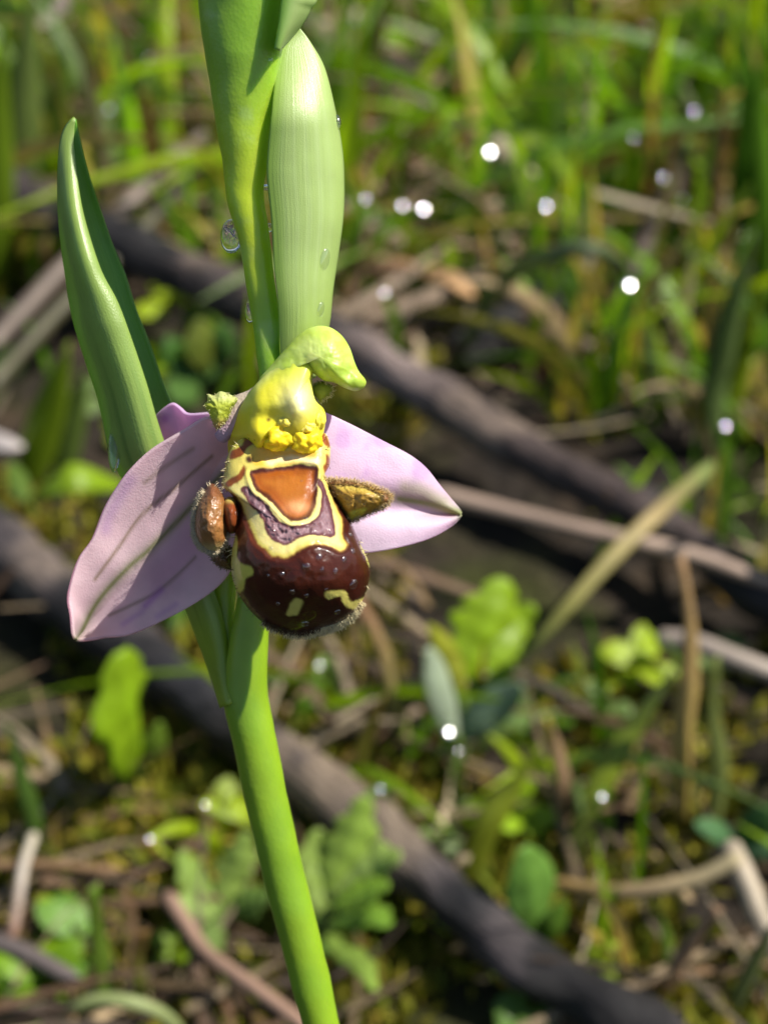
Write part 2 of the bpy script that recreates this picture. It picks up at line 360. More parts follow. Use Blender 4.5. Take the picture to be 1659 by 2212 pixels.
# --- top bract wrapping the bud, only its lower lip in view
Lt = z5([(560, 320), (575, 200), (590, 60), (600, -60), (600, -250), (560, -500)])
Rt = z5([(560, 322), (640, 235), (715, 140), (765, 50), (790, -60), (760, -300)]); Rt[-1] = Lt[-1] + 2
def zt(u, v, XY): return sdz(XY[:, 1]) + 1.2 + 1.6 * np.sin(np.pi * np.clip(v * .55 + .42, 0, 1))
V, fc, XY, u, v = sheet(Lt, Rt, zt, 50, 20)
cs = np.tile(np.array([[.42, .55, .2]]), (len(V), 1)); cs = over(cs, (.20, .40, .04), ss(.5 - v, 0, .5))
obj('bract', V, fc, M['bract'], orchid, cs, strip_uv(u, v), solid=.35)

# --- lower left bract, folded lengthwise and pointed
fe = z4([(192, 88), (184, 170), (180, 260), (200, 480), (240, 690), (330, 970), (430, 1160), (520, 1400), (600, 1640), (655, 1830), (710, 2000), (770, 2200)]).tolist() + [(420, 1180), (478, 1330), (500, 1470), (502, 1520)]
le = z4([(188, 85), (135, 150), (107, 260), (98, 480), (106, 700), (140, 980), (180, 1230), (250, 1470), (320, 1680), (362, 1850), (405, 2050), (470, 2180)]).tolist() + [(318, 1130), (398, 1300), (452, 1440), (480, 1528)]
be = z4([(194, 92), (215, 200), (270, 420), (400, 800), (480, 990), (540, 1180), (625, 1400), (700, 1620), (750, 1740), (800, 1850), (860, 2010), (930, 2200)]).tolist() + [(470, 1180), (505, 1330), (508, 1460), (506, 1520)]
nu = 120; A = crom(fe, nu); B = crom(le, nu); Cc = crom(be, nu); half = 22
q = np.linspace(0, 1, half)
sec1 = A[:, None] * (1 - q)[None, :, None] + B[:, None] * q[None, :, None]
sec2 = B[:, None] * (1 - q[1:])[None, :, None] + Cc[:, None] * q[1:][None, :, None]
XY = np.concatenate([sec1, sec2], 1); nv = XY.shape[1]; XY = XY.reshape(-1, 2)
u = np.repeat(np.linspace(0, 1, nu), nv); v = np.tile(np.concatenate([q * .5, .5 + q[1:] * .5]), nu)
depth = np.where(v < .5, 2.1 * np.cos(v * 2 * np.pi / 2), -2.6 * np.sin((v - .5) * 2 * np.pi / 2))
depth = depth + np.where(v < .5, .8 * np.sin(v * 2 * np.pi), 0)
zz = np.interp(u, [0, .35, .6, .8, .93, 1], [-2.6, -3.8, -5.8, -6.6, -6.2, -5.2]) + depth * ss(u, 0, .25) * (1 - .55 * ss(u, .75, 1))
V = PL(XY[:, 0], XY[:, 1], zz)
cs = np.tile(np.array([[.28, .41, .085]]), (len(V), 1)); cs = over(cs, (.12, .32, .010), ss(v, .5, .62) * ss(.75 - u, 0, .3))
cs = over(cs, (.30, .43, .11), ss(u, .45, .72) * .7)
for vc in (.08, .2, .34): cs = over(cs, (.06, .17, .02), np.exp(-((v - vc) / .018) ** 2) * .6 * ss(u, .3, .55))
cs = over(cs, (.2, .38, .03), np.exp(-((v - .5) / .03) ** 2) * .7)
cs = over(cs, (.30, .42, .03), ss(u, .78, .9))
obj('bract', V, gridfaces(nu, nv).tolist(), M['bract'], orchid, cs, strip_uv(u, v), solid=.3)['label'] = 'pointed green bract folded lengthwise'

# --- ovary of the open flower, from the node up to the back of the flower
ov = crom([(503, 1500), (492, 1400), (487, 1330), (490, 1240), (515, 1130), (560, 1030), (610, 950)], 40)
V, fc = tube(PL(ov[:, 0], ov[:, 1], np.interp(np.linspace(0, 1, 40), [0, .5, 1], [-5.2, -5.8, -1.8])), np.interp(np.linspace(0, 1, 40), [0, .15, .45, 1], [.18, .42, .75, .8]), None, 24, power=2.6)
cs = np.tile(np.array([[.30, .42, .03]]), (len(V), 1))
obj('ovary', V, fc, M['stem'], orchid, cs)

# --- lilac sepals
def paint_lines(XY, C, lines):
    for pts, wd, c, a in lines:
        d = seg_dist(XY, crom(pts, 40), False); C = over(C, c, a * np.exp(-(d / wd) ** 2))
    return C
up = z2([(1230, 760), (1130, 705), (1040, 690), (900, 770), (700, 890), (560, 1020), (470, 1140), (390, 1280), (320, 1460), (232, 1590), (182, 1740), (165, 1850), (183, 1950), (193, 2060), (208, 2108)])
dn = z2([(1260, 1000), (1240, 1150), (1240, 1300), (1260, 1450), (1215, 1640), (1110, 1780), (920, 1910), (700, 2020), (560, 2075), (480, 2088), (400, 2092), (330, 2105), (250, 2112), (211, 2110)])
LF = z2([(1150, 1050), (900, 1310), (680, 1530), (540, 1650), (350, 1860), (212, 2108)])
def zl(u, v, XY):
    base = -1.2 - 2.0 * ss(u, .0, 1.0)
    return base + 1.1 * (v - .5) * -1.6 + .55 * np.abs(v - .52) * 2 - .5 * np.cos((v - .5) * np.pi) + .22 * np.sin(u * 9 + v * 5) * ss(u, .3, .8)
V, fc, XY, u, v = sheet(up, dn, zl, 130, 60)
cs = np.tile(np.array([[.80, .63, .68]]), (len(V), 1))
cs = over(cs, (.82, .68, .72), ss(fbm(XY, 1 / 60.), -.2, .9) * .6)
cs = over(cs, (.62, .38, .50), .7 * np.exp(-(seg_dist(XY, crom(z2([(1120, 1180), (900, 1560), (760, 1700)]), 20), False) / 45) ** 2))  # darker pink zone: the lip's shadow put into the sepal's colour
cs = paint_lines(XY, cs, [(LF, 4.5, (.12, .20, .03), .95), (LF, 13, (.32, .30, .14), .5),
    (z2([(1080, 930), (850, 1130), (640, 1300), (480, 1520), (330, 1720)]), 4, (.30, .22, .13), .8),
    (z2([(960, 880), (780, 1000), (650, 1100)]), 5, (.36, .28, .2), .6),
    (z2([(980, 1580), (860, 1700), (720, 1810), (560, 1890), (430, 1950)]), 4, (.30, .22, .15), .7),
    (z2([(760, 1790), (660, 1890)]), 8, (.45, .18, .55), .6), (z2([(640, 1930), (520, 2010)]), 7, (.48, .24, .58), .4), (z2([(860, 1880), (740, 1960)]), 7, (.48, .24, .58), .35),
    (z2([(560, 1080), (430, 1300), (400, 1400)]), 14, (.50, .28, .62), .4)])
s1 = obj('sepal', V, fc, M['sepal'], orchid, cs, strip_uv(u, v), solid=.22); s1['label'] = 'lilac sepal with green midrib, hanging in shade'

up = z3([(-60, 640), (60, 620), (160, 660), (330, 740), (520, 840), (690, 930), (790, 1010), (870, 1110), (950, 1210), (1000, 1272), (1018, 1304)])
dn = z3([(-60, 1200), (100, 1350), (240, 1470), (330, 1535), (410, 1550), (560, 1530), (720, 1490), (850, 1440), (960, 1372), (1002, 1330), (1018, 1308)])
RF = z3([(100, 1150), (400, 1180), (620, 1200), (820, 1232), (930, 1270), (1010, 1303)])
def zrs(u, v, XY): return -1.0 - 2.6 * ss(u, 0, 1.1) - .9 * np.exp(-((v - .56) / .16) ** 2) * ss(u, .2, .6) + .5 * np.cos((v - .5) * np.pi) + .12 * np.sin(u * 11 + v * 6)
V, fc, XY, u, v = sheet(up, dn, zrs, 110, 60)
cs = np.tile(np.array([[.76, .60, .78]]), (len(V), 1)); cs = over(cs, (.80, .70, .82), ss(v, .55, .8) * .7); cs = over(cs, (.62, .41, .72), ss(fbm(XY, 1 / 50.), .0, .9) * .7 * ss(.7 - v, 0, .4))
cs = paint_lines(XY, cs, [(RF[2:], 6, (.17, .28, .02), .95), (RF[1:], 17, (.38, .38, .18), .55), (z3([(660, 1130), (760, 1150), (900, 1230)]), 16, (.42, .42, .22), .6),
    (z3([(740, 1330), (880, 1310)]), 9, (.5, .48, .42), .4), (z3([(520, 940), (600, 1000)]), 14, (.50, .42, .55), .4)])
s2 = obj('sepal', V, fc, M['sepal'], orchid, cs, strip_uv(u, v), solid=.22); s2['label'] = 'lilac sepal with green midrib, lit by the sun'

up = z2([(1330, 620), (1200, 640), (1060, 655), (930, 662), (880, 625), (830, 594), (775, 625), (720, 680), (684, 745)])
dn = z2([(1330, 800), (1200, 800), (1060, 830), (960, 850), (900, 860), (850, 870), (790, 875), (740, 872), (706, 862)])
def zd(u, v, XY): return -2.2 - 2.6 * u + .9 * np.sin(u * 3.0) * (1 - v) - 1.0 * ss(u, .55, 1) * (v - .4)
V, fc, XY, u, v = sheet(up, dn, zd, 50, 24)
cs = np.tile(np.array([[.70, .50, .74]]), (len(V), 1)); cs = over(cs, (.45, .18, .58), .7 * np.exp(-(np.linalg.norm(XY - z2((785, 690)), axis=1) / 9) ** 2))
cs = over(cs, (.80, .74, .78), ss(.45 - u, 0, .2))
s3 = obj('sepal', V, fc, M['sepal'], orchid, cs, strip_uv(u, v), solid=.22); s3['label'] = 'lilac sepal bent back behind the flower'

# --- small hairy petals
def hairs(name, roots, dirs, length, rad, parent, cols, curl=.25):
    """fine tapered hairs; roots and directions in millimetres"""
    n = len(roots); d = dirs / np.linalg.norm(dirs, axis=1)[:, None]; L = length[:, None]
    a = np.cross(d, np.array([.3, .5, .8])); a /= np.linalg.norm(a, axis=1)[:, None]; b = np.cross(d, a)
    bend = (rng.random((n, 3)) - .5) * curl
    m1 = roots + d * L * .55; tip = roots + (d + bend) * L; rings = []
    for c, r in ((roots, rad), (m1, rad * .8)):
        for k in range(3):
            an = 2 * math.pi * k / 3; rings.append(c + (a * math.cos(an) + b * math.sin(an)) * r)
    V = np.stack(rings + [tip], 1).reshape(-1, 3); f = []
    for i in range(n):
        o = i * 7
        for k in range(3):
            j = (k + 1) % 3; f.append([o + k, o + j, o + 3 + j, o + 3 + k]); f.append([o + 3 + k, o + 3 + j, o + 6])
    h = obj(name, V, f, M['hair'], parent, np.repeat(cols, 7, 0)); tag(h, kind='stuff'); return h

def jit(c, n, a=.15): return np.clip(np.array(c)[None] * (1 + (rng.random((n, 1)) - .5) * 2 * a), 0, 1)
def rim_hairs(name, outl, parent, zbase, n, ln, rad, col, spread=.5, inward=6, amt=lambda p: np.ones(len(p)), down=0.):
    """hairs fringing an outline (pixels)"""
    O = crom(outl, 600, True); c = O.mean(0); T = np.roll(O, -1, 0) - np.roll(O, 1, 0); N = np.column_stack([T[:, 1], -T[:, 0]]); N /= np.linalg.norm(N, axis=1)[:, None]
    N *= np.sign(((O - c) * N).sum(1))[:, None]
    pr = amt(O); i = rng.choice(600, n, p=pr / pr.sum()); inn = rng.random(n)
    P = O[i] - N[i] * (inn * inward)[:, None] + (rng.random((n, 2)) - .5) * 3
    z = zbase(P) + .25 + rng.random(n) * .5 * np.sqrt(inn)
    A = PL(P[:, 0], P[:, 1], z); dirp = N[i] + (rng.random((n, 2)) - .5) * spread * 2; dirp[:, 1] += down
    Bp = PL(P[:, 0] + dirp[:, 0] * 10, P[:, 1] + dirp[:, 1] * 10, z + (rng.random(n) - .1) * .35)
    L = ln * K * (.55 + .6 * rng.random(n))
    return hairs(name, A, Bp - A, L, rad * K, parent, jit(col, n, .2))

o = z1([(172, 535), (215, 545), (255, 518), (330, 545), (365, 570), (330, 630), (300, 700), (255, 750), (225, 760), (195, 700), (175, 650), (148, 605), (170, 580)])
V, fc, XY, fm, pr = lens(o, z1((245, 630)), 1.3, .9, .6, 20, 80, disp=lambda p, q: fbm(p, 1 / 14.) * .06)
cs = np.tile(np.array([[.42, .48, .05]]), (len(V), 1)); cs = over(cs, (.55, .60, .22), ss(XY[:, 1], 875, 855)); cs = over(cs, (.45, .22, .14), ss(XY[:, 1], 895, 925) * .8)
p1 = obj('petal', V, fc, M['petal'], orchid, cs); p1['label'] = 'short hairy yellow-green petal with pink base'
rim_hairs('petal_hair', o, p1, lambda p: np.full(len(p), 1.3), 110, 6, .8, (.62, .60, .28))
o = z1([(560, 440), (430, 512), (350, 545), (300, 600), (262, 680), (240, 760), (215, 800), (270, 850), (340, 800), (450, 700)])
V, fc, XY, fm, pr = lens(o, z1((360, 690)), .3, .8, .5, 16, 80)
obj('petal', V, fc, M['petal'], orchid, over(np.tile(np.array([[.60, .42, .52]]), (len(V), 1)), (.5, .5, .2), ss(XY[:, 1], 930, 860) * .5))['label'] = 'pale pink petal base beside the column'
o = z1([(825, 490), (850, 468), (900, 452), (950, 470), (978, 492), (965, 545), (925, 575), (890, 598), (850, 560), (825, 530)])
V, fc, XY, fm, pr = lens(o, z1((895, 520)), .8, .6, .5, 18, 70)
cs = np.tile(np.array([[.36, .42, .05]]), (len(V), 1)); cs = over(cs, (.56, .56, .2), ss(pr[0] * 0 + np.concatenate([np.repeat(np.linspace(0, 1, 18), 70), np.repeat(np.linspace(0, 1, 17), 70)]), .7, 1) * .7)
p2 = obj('petal', V, fc, M['petal'], orchid, cs); p2['label'] = 'short yellow-green petal below the hood'
rim_hairs('petal_hair', o, p2, lambda p: np.full(len(p), .9), 130, 8, .8, (.66, .62, .35))

# --- the lip
lipO = z1([(520, 800), (430, 800), (340, 860), (292, 950), (275, 1050), (262, 1120), (330, 1190), (362, 1290), (345, 1440), (325, 1560), (325, 1680), (358, 1795), (420, 1895), (500, 1980), (590, 2040), (690, 2072), (790, 2075), (890, 2050), (1000, 2020), (1085, 1970), (1145, 1890), (1188, 1800), (1213, 1690), (1198, 1600), (1152, 1500), (1112, 1410), (1062, 1310), (1002, 1190), (950, 1090), (922, 1045), (950, 1000), (957, 940), (955, 860), (920, 785), (820, 780), (680, 780)])
YEL = z1([(520, 770), (430, 770), (290, 860), (240, 1060), (240, 1140), (345, 1190), (395, 1280), (440, 1390), (480, 1480), (540, 1530), (580, 1572), (640, 1585), (700, 1580), (765, 1538), (830, 1505), (900, 1497), (965, 1518), (1020, 1542), (1068, 1512), (1042, 1440), (1040, 1350), (985, 1230), (945, 1120), (930, 1060), (980, 950), (975, 850), (930, 760), (800, 750)])
BAND = z1([(395, 1140), (440, 1225), (525, 1330), (555, 1420), (615, 1478), (690, 1487), (760, 1442), (860, 1430), (972, 1442), (972, 1370), (945, 1250), (900, 1110), (880, 1095), (912, 1180), (902, 1270), (862, 1345), (765, 1388), (660, 1372), (590, 1312), (540, 1240), (470, 1190), (425, 1135)])
SPEC = z1([(440, 1045), (470, 1020), (600, 1005), (740, 990), (862, 1000), (874, 1080), (862, 1240), (820, 1325), (745, 1350), (680, 1335), (610, 1260), (555, 1200), (480, 1150)])
MARKS = [z1(p) for p in ([(408, 805), (470, 848), (425, 880), (385, 930), (315, 962), (325, 900), (395, 862)], [(402, 990), (360, 1055), (292, 1098), (310, 1135), (382, 1085), (408, 1040)],
                        [(905, 770), (958, 850), (955, 880), (888, 830)], [(925, 920), (958, 950), (950, 1005), (930, 1045), (905, 1010), (928, 965)])]
PATCH = z1([(270, 1430), (352, 1440), (362, 1520), (372, 1605), (462, 1648), (460, 1695), (412, 1720), (402, 1785), (350, 1800), (300, 1640)])
DOT = z1([(742, 1848), (778, 1868), (752, 1938), (702, 1962), (678, 1942), (708, 1882)])
WAVE = crom(z1([(948, 1826), (985, 1815), (1038, 1815), (1062, 1868), (1100, 1890), (1185, 1862)]), 40)
def lipz(P): return 1.7 + 1.5 * ss(P[:, 1], 930, 1250) - 1.1 * ss(P[:, 1], 1250, 1390)
def lip_disp(P, pr):
    q = P * [1.06, 1]; s = sdf(P, SPEC); b = sdf(P, BAND); y = sdf(P, YEL)
    d = -.22 * ss(s, -4, 14) + .10 * np.exp(-((s + 7) / 5) ** 2)
    d += .10 * ss(b, -2, 6) * fbm(P, 1 / 9.) - .05 * ss(b, -2, 4)
    d += .18 * ss(-y, 0, 10) + .07 * fbm(P, 1 / 45.) - .4 * np.exp(-(np.linalg.norm((P - z1((560, 960))) / [70, 26], axis=1)) ** 2)
    d += .012 * fbm(P, 1 / 11.) * ss(-y, 0, 6)
    return d
def lip_h(P): return 2.1 + 1.6 * ss(P[:, 1], 1000, 1220)
V, fc, XY, fm, pr = lens(lipO, z1((690, 1400)), lipz, lip_h, 2.4, 120, 300, disp=lip_disp, p=.5)
def lip_color(XY):
    wob = np.column_stack([fbm(XY, 1 / 14.), fbm(XY + 99, 1 / 14.)]) * 2.0; P = XY + wob
    C = np.tile(np.array([[.034, .006, .003]]), (len(P), 1))
    C = over(C, (.045, .009, .004), ss(fbm(P, 1 / 45.), .0, .8) * .8)
    C = over(C, (.10, .022, .007), .8 * np.exp(-(np.linalg.norm((P - z1((440, 1480))) / [38, 70], axis=1)) ** 2))
    C = over(C, (.07, .014, .005), .6 * np.exp(-(np.linalg.norm((P - z1((860, 1620))) / [60, 35], axis=1)) ** 2))
    C = over(C, (.32, .085, .018), ss(sdf(P, z1([(285, 1210), (350, 1195), (372, 1290), (355, 1420), (300, 1420), (270, 1330)])), -2, 5) * .9)
    yel = (.52, .44, .10); y = sdf(P, YEL)
    C = over(C, (.30, .16, .03), ss(y, -3, 2) * .7); C = over(C, yel, ss(y, .0, 5.0))
    C = over(C, (.62, .55, .27), ss(y, 5, 14) * ss(P[:, 1], 1020, 1060) * .5)
    C = over(C, (.64, .50, .11), ss(P[:, 1], 1000, 930) * .7 * ss(y, 0, 4))
    b = sdf(P, BAND); C = over(C, (.085, .026, .03), ss(b, -5.5, -2)); C = over(C, (.25, .16, .18), ss(b, -1, 6) * (.55 + .35 * np.clip(fbm(P, 1 / 7.), -1, 1)))
    s = sdf(P, SPEC); C = over(C, (.055, .012, .008), ss(s, -2.5, 1.5)); C = over(C, (.25, .065, .008), ss(s, 4, 13)); C = over(C, (.34, .12, .014), ss(s, 14, 32) * .6)
    C = over(C, (.62, .30, .14), .8 * np.exp(-(np.linalg.norm((P - z1((755, 1260))) / [24, 14], axis=1)) ** 2))
    org = sdf(P, z1([(430, 880), (520, 820), (640, 890), (870, 905), (890, 960), (720, 985), (560, 1012), (470, 1000), (445, 930)])); C = over(C, (.62, .36, .04), ss(org, -2, 6) * .85)
    C = over(C, (.78, .68, .42), .8 * np.exp(-(seg_dist(P, crom(z1([(560, 975), (700, 950), (870, 965)]), 20), False) / 7) ** 2))
    C = over(C, (.50, .48, .07), ss(972 - P[:, 1], -12, 14) * ss(565 - P[:, 0], 0, 30) * .85)
    for mk in MARKS: C = over(C, (.20, .055, .012), ss(sdf(P, mk), -2.5, 2.5))
    C = over(C, (.035, .01, .008), np.exp(-(np.linalg.norm(P - z1((440, 955)), axis=1) / 8.5) ** 4))
    C = over(C, (.55, .50, .08), ss(sdf(P, PATCH), -2, 3)); C = over(C, (.52, .46, .11), ss(sdf(P, DOT), -2.5, 2.5)); C = over(C, (.62, .54, .13), ss(-seg_dist(P, WAVE, False), -9.5, -5.5))
    C = over(C, (.45, .42, .10), ss(sdf(P, z1([(1148, 1500), (1175, 1530), (1205, 1600), (1215, 1650), (1190, 1600), (1160, 1545)])), -3, 2))
    C = over(C, (.25, .16, .05), ss(P[:, 1], 1352, 1372) * .8 * ss(P[:, 0], 640, 700))
    return C
cs = lip_color(XY); back = fm < .5; cs[back] = np.array([.42, .40, .10])
lip = obj('labellum', V, fc, M['lip'], orchid, cs); lip['label'] = 'dark brown bee-like lip with cream and yellow markings'
# fringe of pale hair along the lower edge of the lip
low_amt = lambda p: .004 + 1.6 * np.exp(-((p[:, 0] - 705) / 48) ** 2) * (p[:, 1] > 1318) + .25 * (p[:, 1] > 1345) + .45 * ((p[:, 0] > 725) & (p[:, 1] > 1300))
rim_hairs('fringe_hair', lipO, lip, lambda p: lipz(p), 3400, 16, .85, (.85, .74, .44), .55, 14, low_amt, .35)
rim_hairs('fringe_hair', lipO, lip, lambda p: lipz(p) + .6, 500, 10, .7, (.10, .05, .02), .6, 12, lambda p: .05 + (p[:, 1] > 1345) * (p[:, 0] < 690))

# --- side lobes of the lip
lo = z1([(195, 1110), (130, 1185), (94, 1280), (84, 1400), (110, 1485), (165, 1540), (228, 1553), (282, 1500), (300, 1420), (298, 1320), (285, 1220), (250, 1150)])
V, fc, XY, fm, pr = lens(lo, z1((190, 1350)), 2.6, 1.9, 1.6, 34, 110, disp=lambda p, q: fbm(p, 1 / 16.) * .08)
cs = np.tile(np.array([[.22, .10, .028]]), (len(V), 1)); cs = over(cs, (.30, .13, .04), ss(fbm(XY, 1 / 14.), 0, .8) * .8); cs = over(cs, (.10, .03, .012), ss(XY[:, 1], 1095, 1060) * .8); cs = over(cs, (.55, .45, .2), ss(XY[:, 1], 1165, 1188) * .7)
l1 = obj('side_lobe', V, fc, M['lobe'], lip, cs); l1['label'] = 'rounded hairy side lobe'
hz = lambda p: np.full(len(p), 2.6)
rim_hairs('fringe_hair', lo, lip, hz, 2600, 12, .75, (.72, .62, .42), .5, 8, lambda p: .03 + (p[:, 0] < 440) * 1. + (p[:, 1] > 1150) * 1.2 - .9 * ((p[:, 0] > 470)) * ((p[:, 0] < 440) + (p[:, 1] > 1150)))
o = z1([(270, 1230), (300, 1195), (345, 1205), (378, 1270), (385, 1340), (365, 1410), (320, 1432), (282, 1395), (266, 1310)])
V, fc, XY, fm, pr = lens(o, z1((325, 1310)), 2.6, 1.7, 1.4, 22, 70, disp=lambda p, q: fbm(p, 1 / 16.) * .06)
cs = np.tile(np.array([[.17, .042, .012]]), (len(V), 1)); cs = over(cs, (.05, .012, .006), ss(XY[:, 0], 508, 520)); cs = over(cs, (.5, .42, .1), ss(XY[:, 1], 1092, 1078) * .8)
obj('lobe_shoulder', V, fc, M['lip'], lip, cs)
# bridge between lobe and body
o = z1([(150, 1500), (230, 1520), (300, 1500), (345, 1560), (335, 1650), (300, 1660), (220, 1620)])
V, fc, XY, fm, pr = lens(o, z1((270, 1580)), 1.0, 1.2, 1.2, 18, 60, disp=lambda p, q: fbm(p, 1 / 10.) * .15)
obj('side_lobe', V, fc, M['lobe'], lip, np.tile(np.array([[.09, .045, .012]]), (len(V), 1)))['label'] = 'dark underside of the hairy side lobe'
rim_hairs('fringe_hair', o, lip, lambda p: np.full(len(p), 1.0), 300, 9, .7, (.30, .2, .08), .6, 8)

ro = z1([(915, 1095), (980, 1080), (1060, 1088), (1180, 1112), (1290, 1150), (1345, 1185), (1338, 1225), (1290, 1268), (1200, 1305), (1095, 1352), (1050, 1320), (1000, 1240), (950, 1170)])
def rz(p): return 2.2 + 1.2 * ss(p[:, 0], 700, 850)
V, fc, XY, fm, pr = lens(ro, z1((1110, 1205)), rz, 1.5, 1.4, 34, 120, disp=lambda p, q: fbm(p, 1 / 14.) * .12)
ridge = seg_dist(XY, crom(z1([(940, 1120), (1060, 1135), (1180, 1150), (1280, 1190)]), 20), False)
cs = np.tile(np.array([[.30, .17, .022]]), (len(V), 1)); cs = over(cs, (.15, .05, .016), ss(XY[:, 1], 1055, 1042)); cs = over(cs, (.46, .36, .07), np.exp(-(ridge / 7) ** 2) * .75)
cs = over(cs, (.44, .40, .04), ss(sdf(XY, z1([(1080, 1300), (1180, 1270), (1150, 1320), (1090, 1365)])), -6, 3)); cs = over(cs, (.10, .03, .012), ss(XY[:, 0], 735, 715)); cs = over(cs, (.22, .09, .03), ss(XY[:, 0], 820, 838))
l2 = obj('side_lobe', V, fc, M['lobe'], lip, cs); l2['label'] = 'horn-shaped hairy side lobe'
rim_hairs('fringe_hair', ro, lip, lambda p: rz(p), 1900, 12, .7, (.62, .46, .22), .6, 12, lambda p: .02 + 1.0 * (p[:, 0] > 700))
# hairs lying over the top of the horn
n = 900; P = z1(np.column_stack([rng.uniform(960, 1330, n), rng.uniform(1085, 1200, n)])); P = P[(sdf(P, ro) > 2)]; n = len(P); zc = rz(P) + 1.0
A = PL(P[:, 0], P[:, 1], zc); Bp = PL(P[:, 0] + 9, P[:, 1] - 2 + rng.normal(0, 3, n), zc + .35)
hairs('fringe_hair', A, Bp - A, 11 * K * (.6 + .6 * rng.random(n)), .65 * K, lip, jit((.36, .2, .07), n, .4))

# --- column with its hood and beak
co = z1([(800, 190), (720, 225), (640, 310), (510, 440), (420, 550), (355, 670), (315, 780), (300, 870), (318, 945), (390, 960), (460, 925), (540, 885), (640, 905), (760, 905), (860, 895), (902, 830), (928, 700), (915, 632), (862, 575), (842, 480), (842, 420), (870, 340), (870, 240)])
def cz(p): return 1.5 + .5 * ss(p[:, 1], 770, 930) - 1.5 * ss(560 - p[:, 0], 0, 70) - 1.6 * ss(p[:, 1], 935, 975) * ss(565 - p[:, 0], 0, 40)
def cdisp(p, q):
    d = .03 * fbm(p, 1 / 18.)
    d += .9 * np.exp(-(np.linalg.norm((p - z1((770, 600))) / [34, 50], axis=1)) ** 2)
    d -= .45 * np.exp(-(np.linalg.norm((p - z1((560, 690))) / [40, 22], axis=1)) ** 2)
    return d
V, fc, XY, fm, pr = lens(co, z1((650, 660)), cz, lambda p: 1.6 - .4 * ss(570 - p[:, 0], 0, 60), 1.6, 50, 180, disp=cdisp)
cs = np.tile(np.array([[.64, .60, .03]]), (len(V), 1)); cs = over(cs, (.46, .54, .04), ss(XY[:, 1], 850, 780)); cs = over(cs, (.70, .60, .02), ss(XY[:, 1], 880, 930))
cs = over(cs, (.82, .78, .42), .85 * np.exp(-(np.linalg.norm((XY - z1((740, 570))) / [34, 40], axis=1)) ** 2)); cs = over(cs, (.50, .56, .16), .7 * np.exp(-(seg_dist(XY, crom(z1([(600, 360), (480, 480), (390, 620)]), 20), False) / 12) ** 2))
cs = over(cs, (.12, .05, .01), np.exp(-(np.linalg.norm(XY - z1((562, 700)), axis=1) / 4.5) ** 2)); cs = over(cs, (.16, .07, .02), .8 * np.exp(-(np.linalg.norm((XY - z1((912, 665))) / [2.5, 9], axis=1)) ** 2))
column = obj('column', V, fc, M['column'], orchid, cs); column['label'] = 'yellow-green column'
ho = z1([(520, 455), (500, 440), (570, 360), (650, 268), (720, 190), (800, 125), (880, 98), (960, 110), (1030, 160), (1082, 240), (1115, 335), (1142, 392), (1180, 440), (1186, 468), (1168, 498), (1120, 517), (1070, 505), (1030, 488), (980, 462), (915, 450), (850, 405), (790, 372), (720, 322), (650, 355), (580, 420)])
def hzz(p): return 1.2 + .2 * ss(p[:, 0], 620, 720)
V, fc, XY, fm, pr = lens(ho, z1((900, 300)), hzz, 1.75, 2.0, 44, 170, disp=lambda p, q: .05 * fbm(p, 1 / 20.) - .35 * np.exp(-(np.linalg.norm((p - z1((1080, 400))) / [16, 14], axis=1)) ** 2))
cs = np.tile(np.array([[.34, .47, .06]]), (len(V), 1)); cs = over(cs, (.58, .62, .24), .8 * np.exp(-(np.linalg.norm((XY - z1((840, 250))) / [30, 26], axis=1)) ** 2)); cs = over(cs, (.42, .54, .13), ss(fbm(XY, 1 / 26.), 0, .8) * .6)
hood = obj('hood', V, fc, M['column'], column, cs); hood['label'] = 'pale green hood ending in a beak'

def blob(c, r, z, hz_, seed, amp=.12, n=26):
    th = np.linspace(.05, math.pi - .05, n); ph = np.linspace(0, 2 * math.pi, n * 2, endpoint=False); T, Pp = np.meshgrid(th, ph, indexing='ij'); T = T.ravel(); Pp = Pp.ravel()
    d = np.column_stack([np.sin(T) * np.cos(Pp), np.cos(T), np.sin(T) * np.sin(Pp)])
    k = 1 + amp * fbm(d + seed, 1.6) * 1.2
    x = c[0] + r[0] * d[:, 0] * k; y = c[1] - r[1] * d[:, 1] * k; zz = z + hz_ * d[:, 2] * k
    f = gridfaces(n, n * 2, True)[:, ::-1].tolist(); f.append(list(range(n * 2))); f.append([(n - 1) * n * 2 + i for i in range(n * 2)][::-1])
    return PL(x, y, zz), f
for c, r, z, sd, cl in ((z1((630, 805)), (36, 30), 2.95, 1, (.82, .62, .012)), (z1((800, 835)), (34, 29), 3.0, 5, (.84, .64, .015))):
    V, f = blob(c, r, z, .72, sd, .24); p = obj('pollinium', V, f, M['pollen'], column, np.tile(np.array([cl]), (len(V), 1)))
for c, r, z, sd, cl in ((z1((690, 720)), (22, 15), 3.2, 9, (.80, .66, .10)), (z1((800, 740)), (20, 15), 3.2, 12, (.80, .66, .10)), (z1((880, 700)), (14, 24), 2.7, 14, (.62, .58, .06)), (z1((520, 790)), (28, 16), 2.6, 17, (.72, .52, .02))):
    V, f = blob(c, r, z, .55, sd, .22, 20); obj('anther_cell', V, f, M['pollen'], column, np.tile(np.array([cl]), (len(V), 1)))

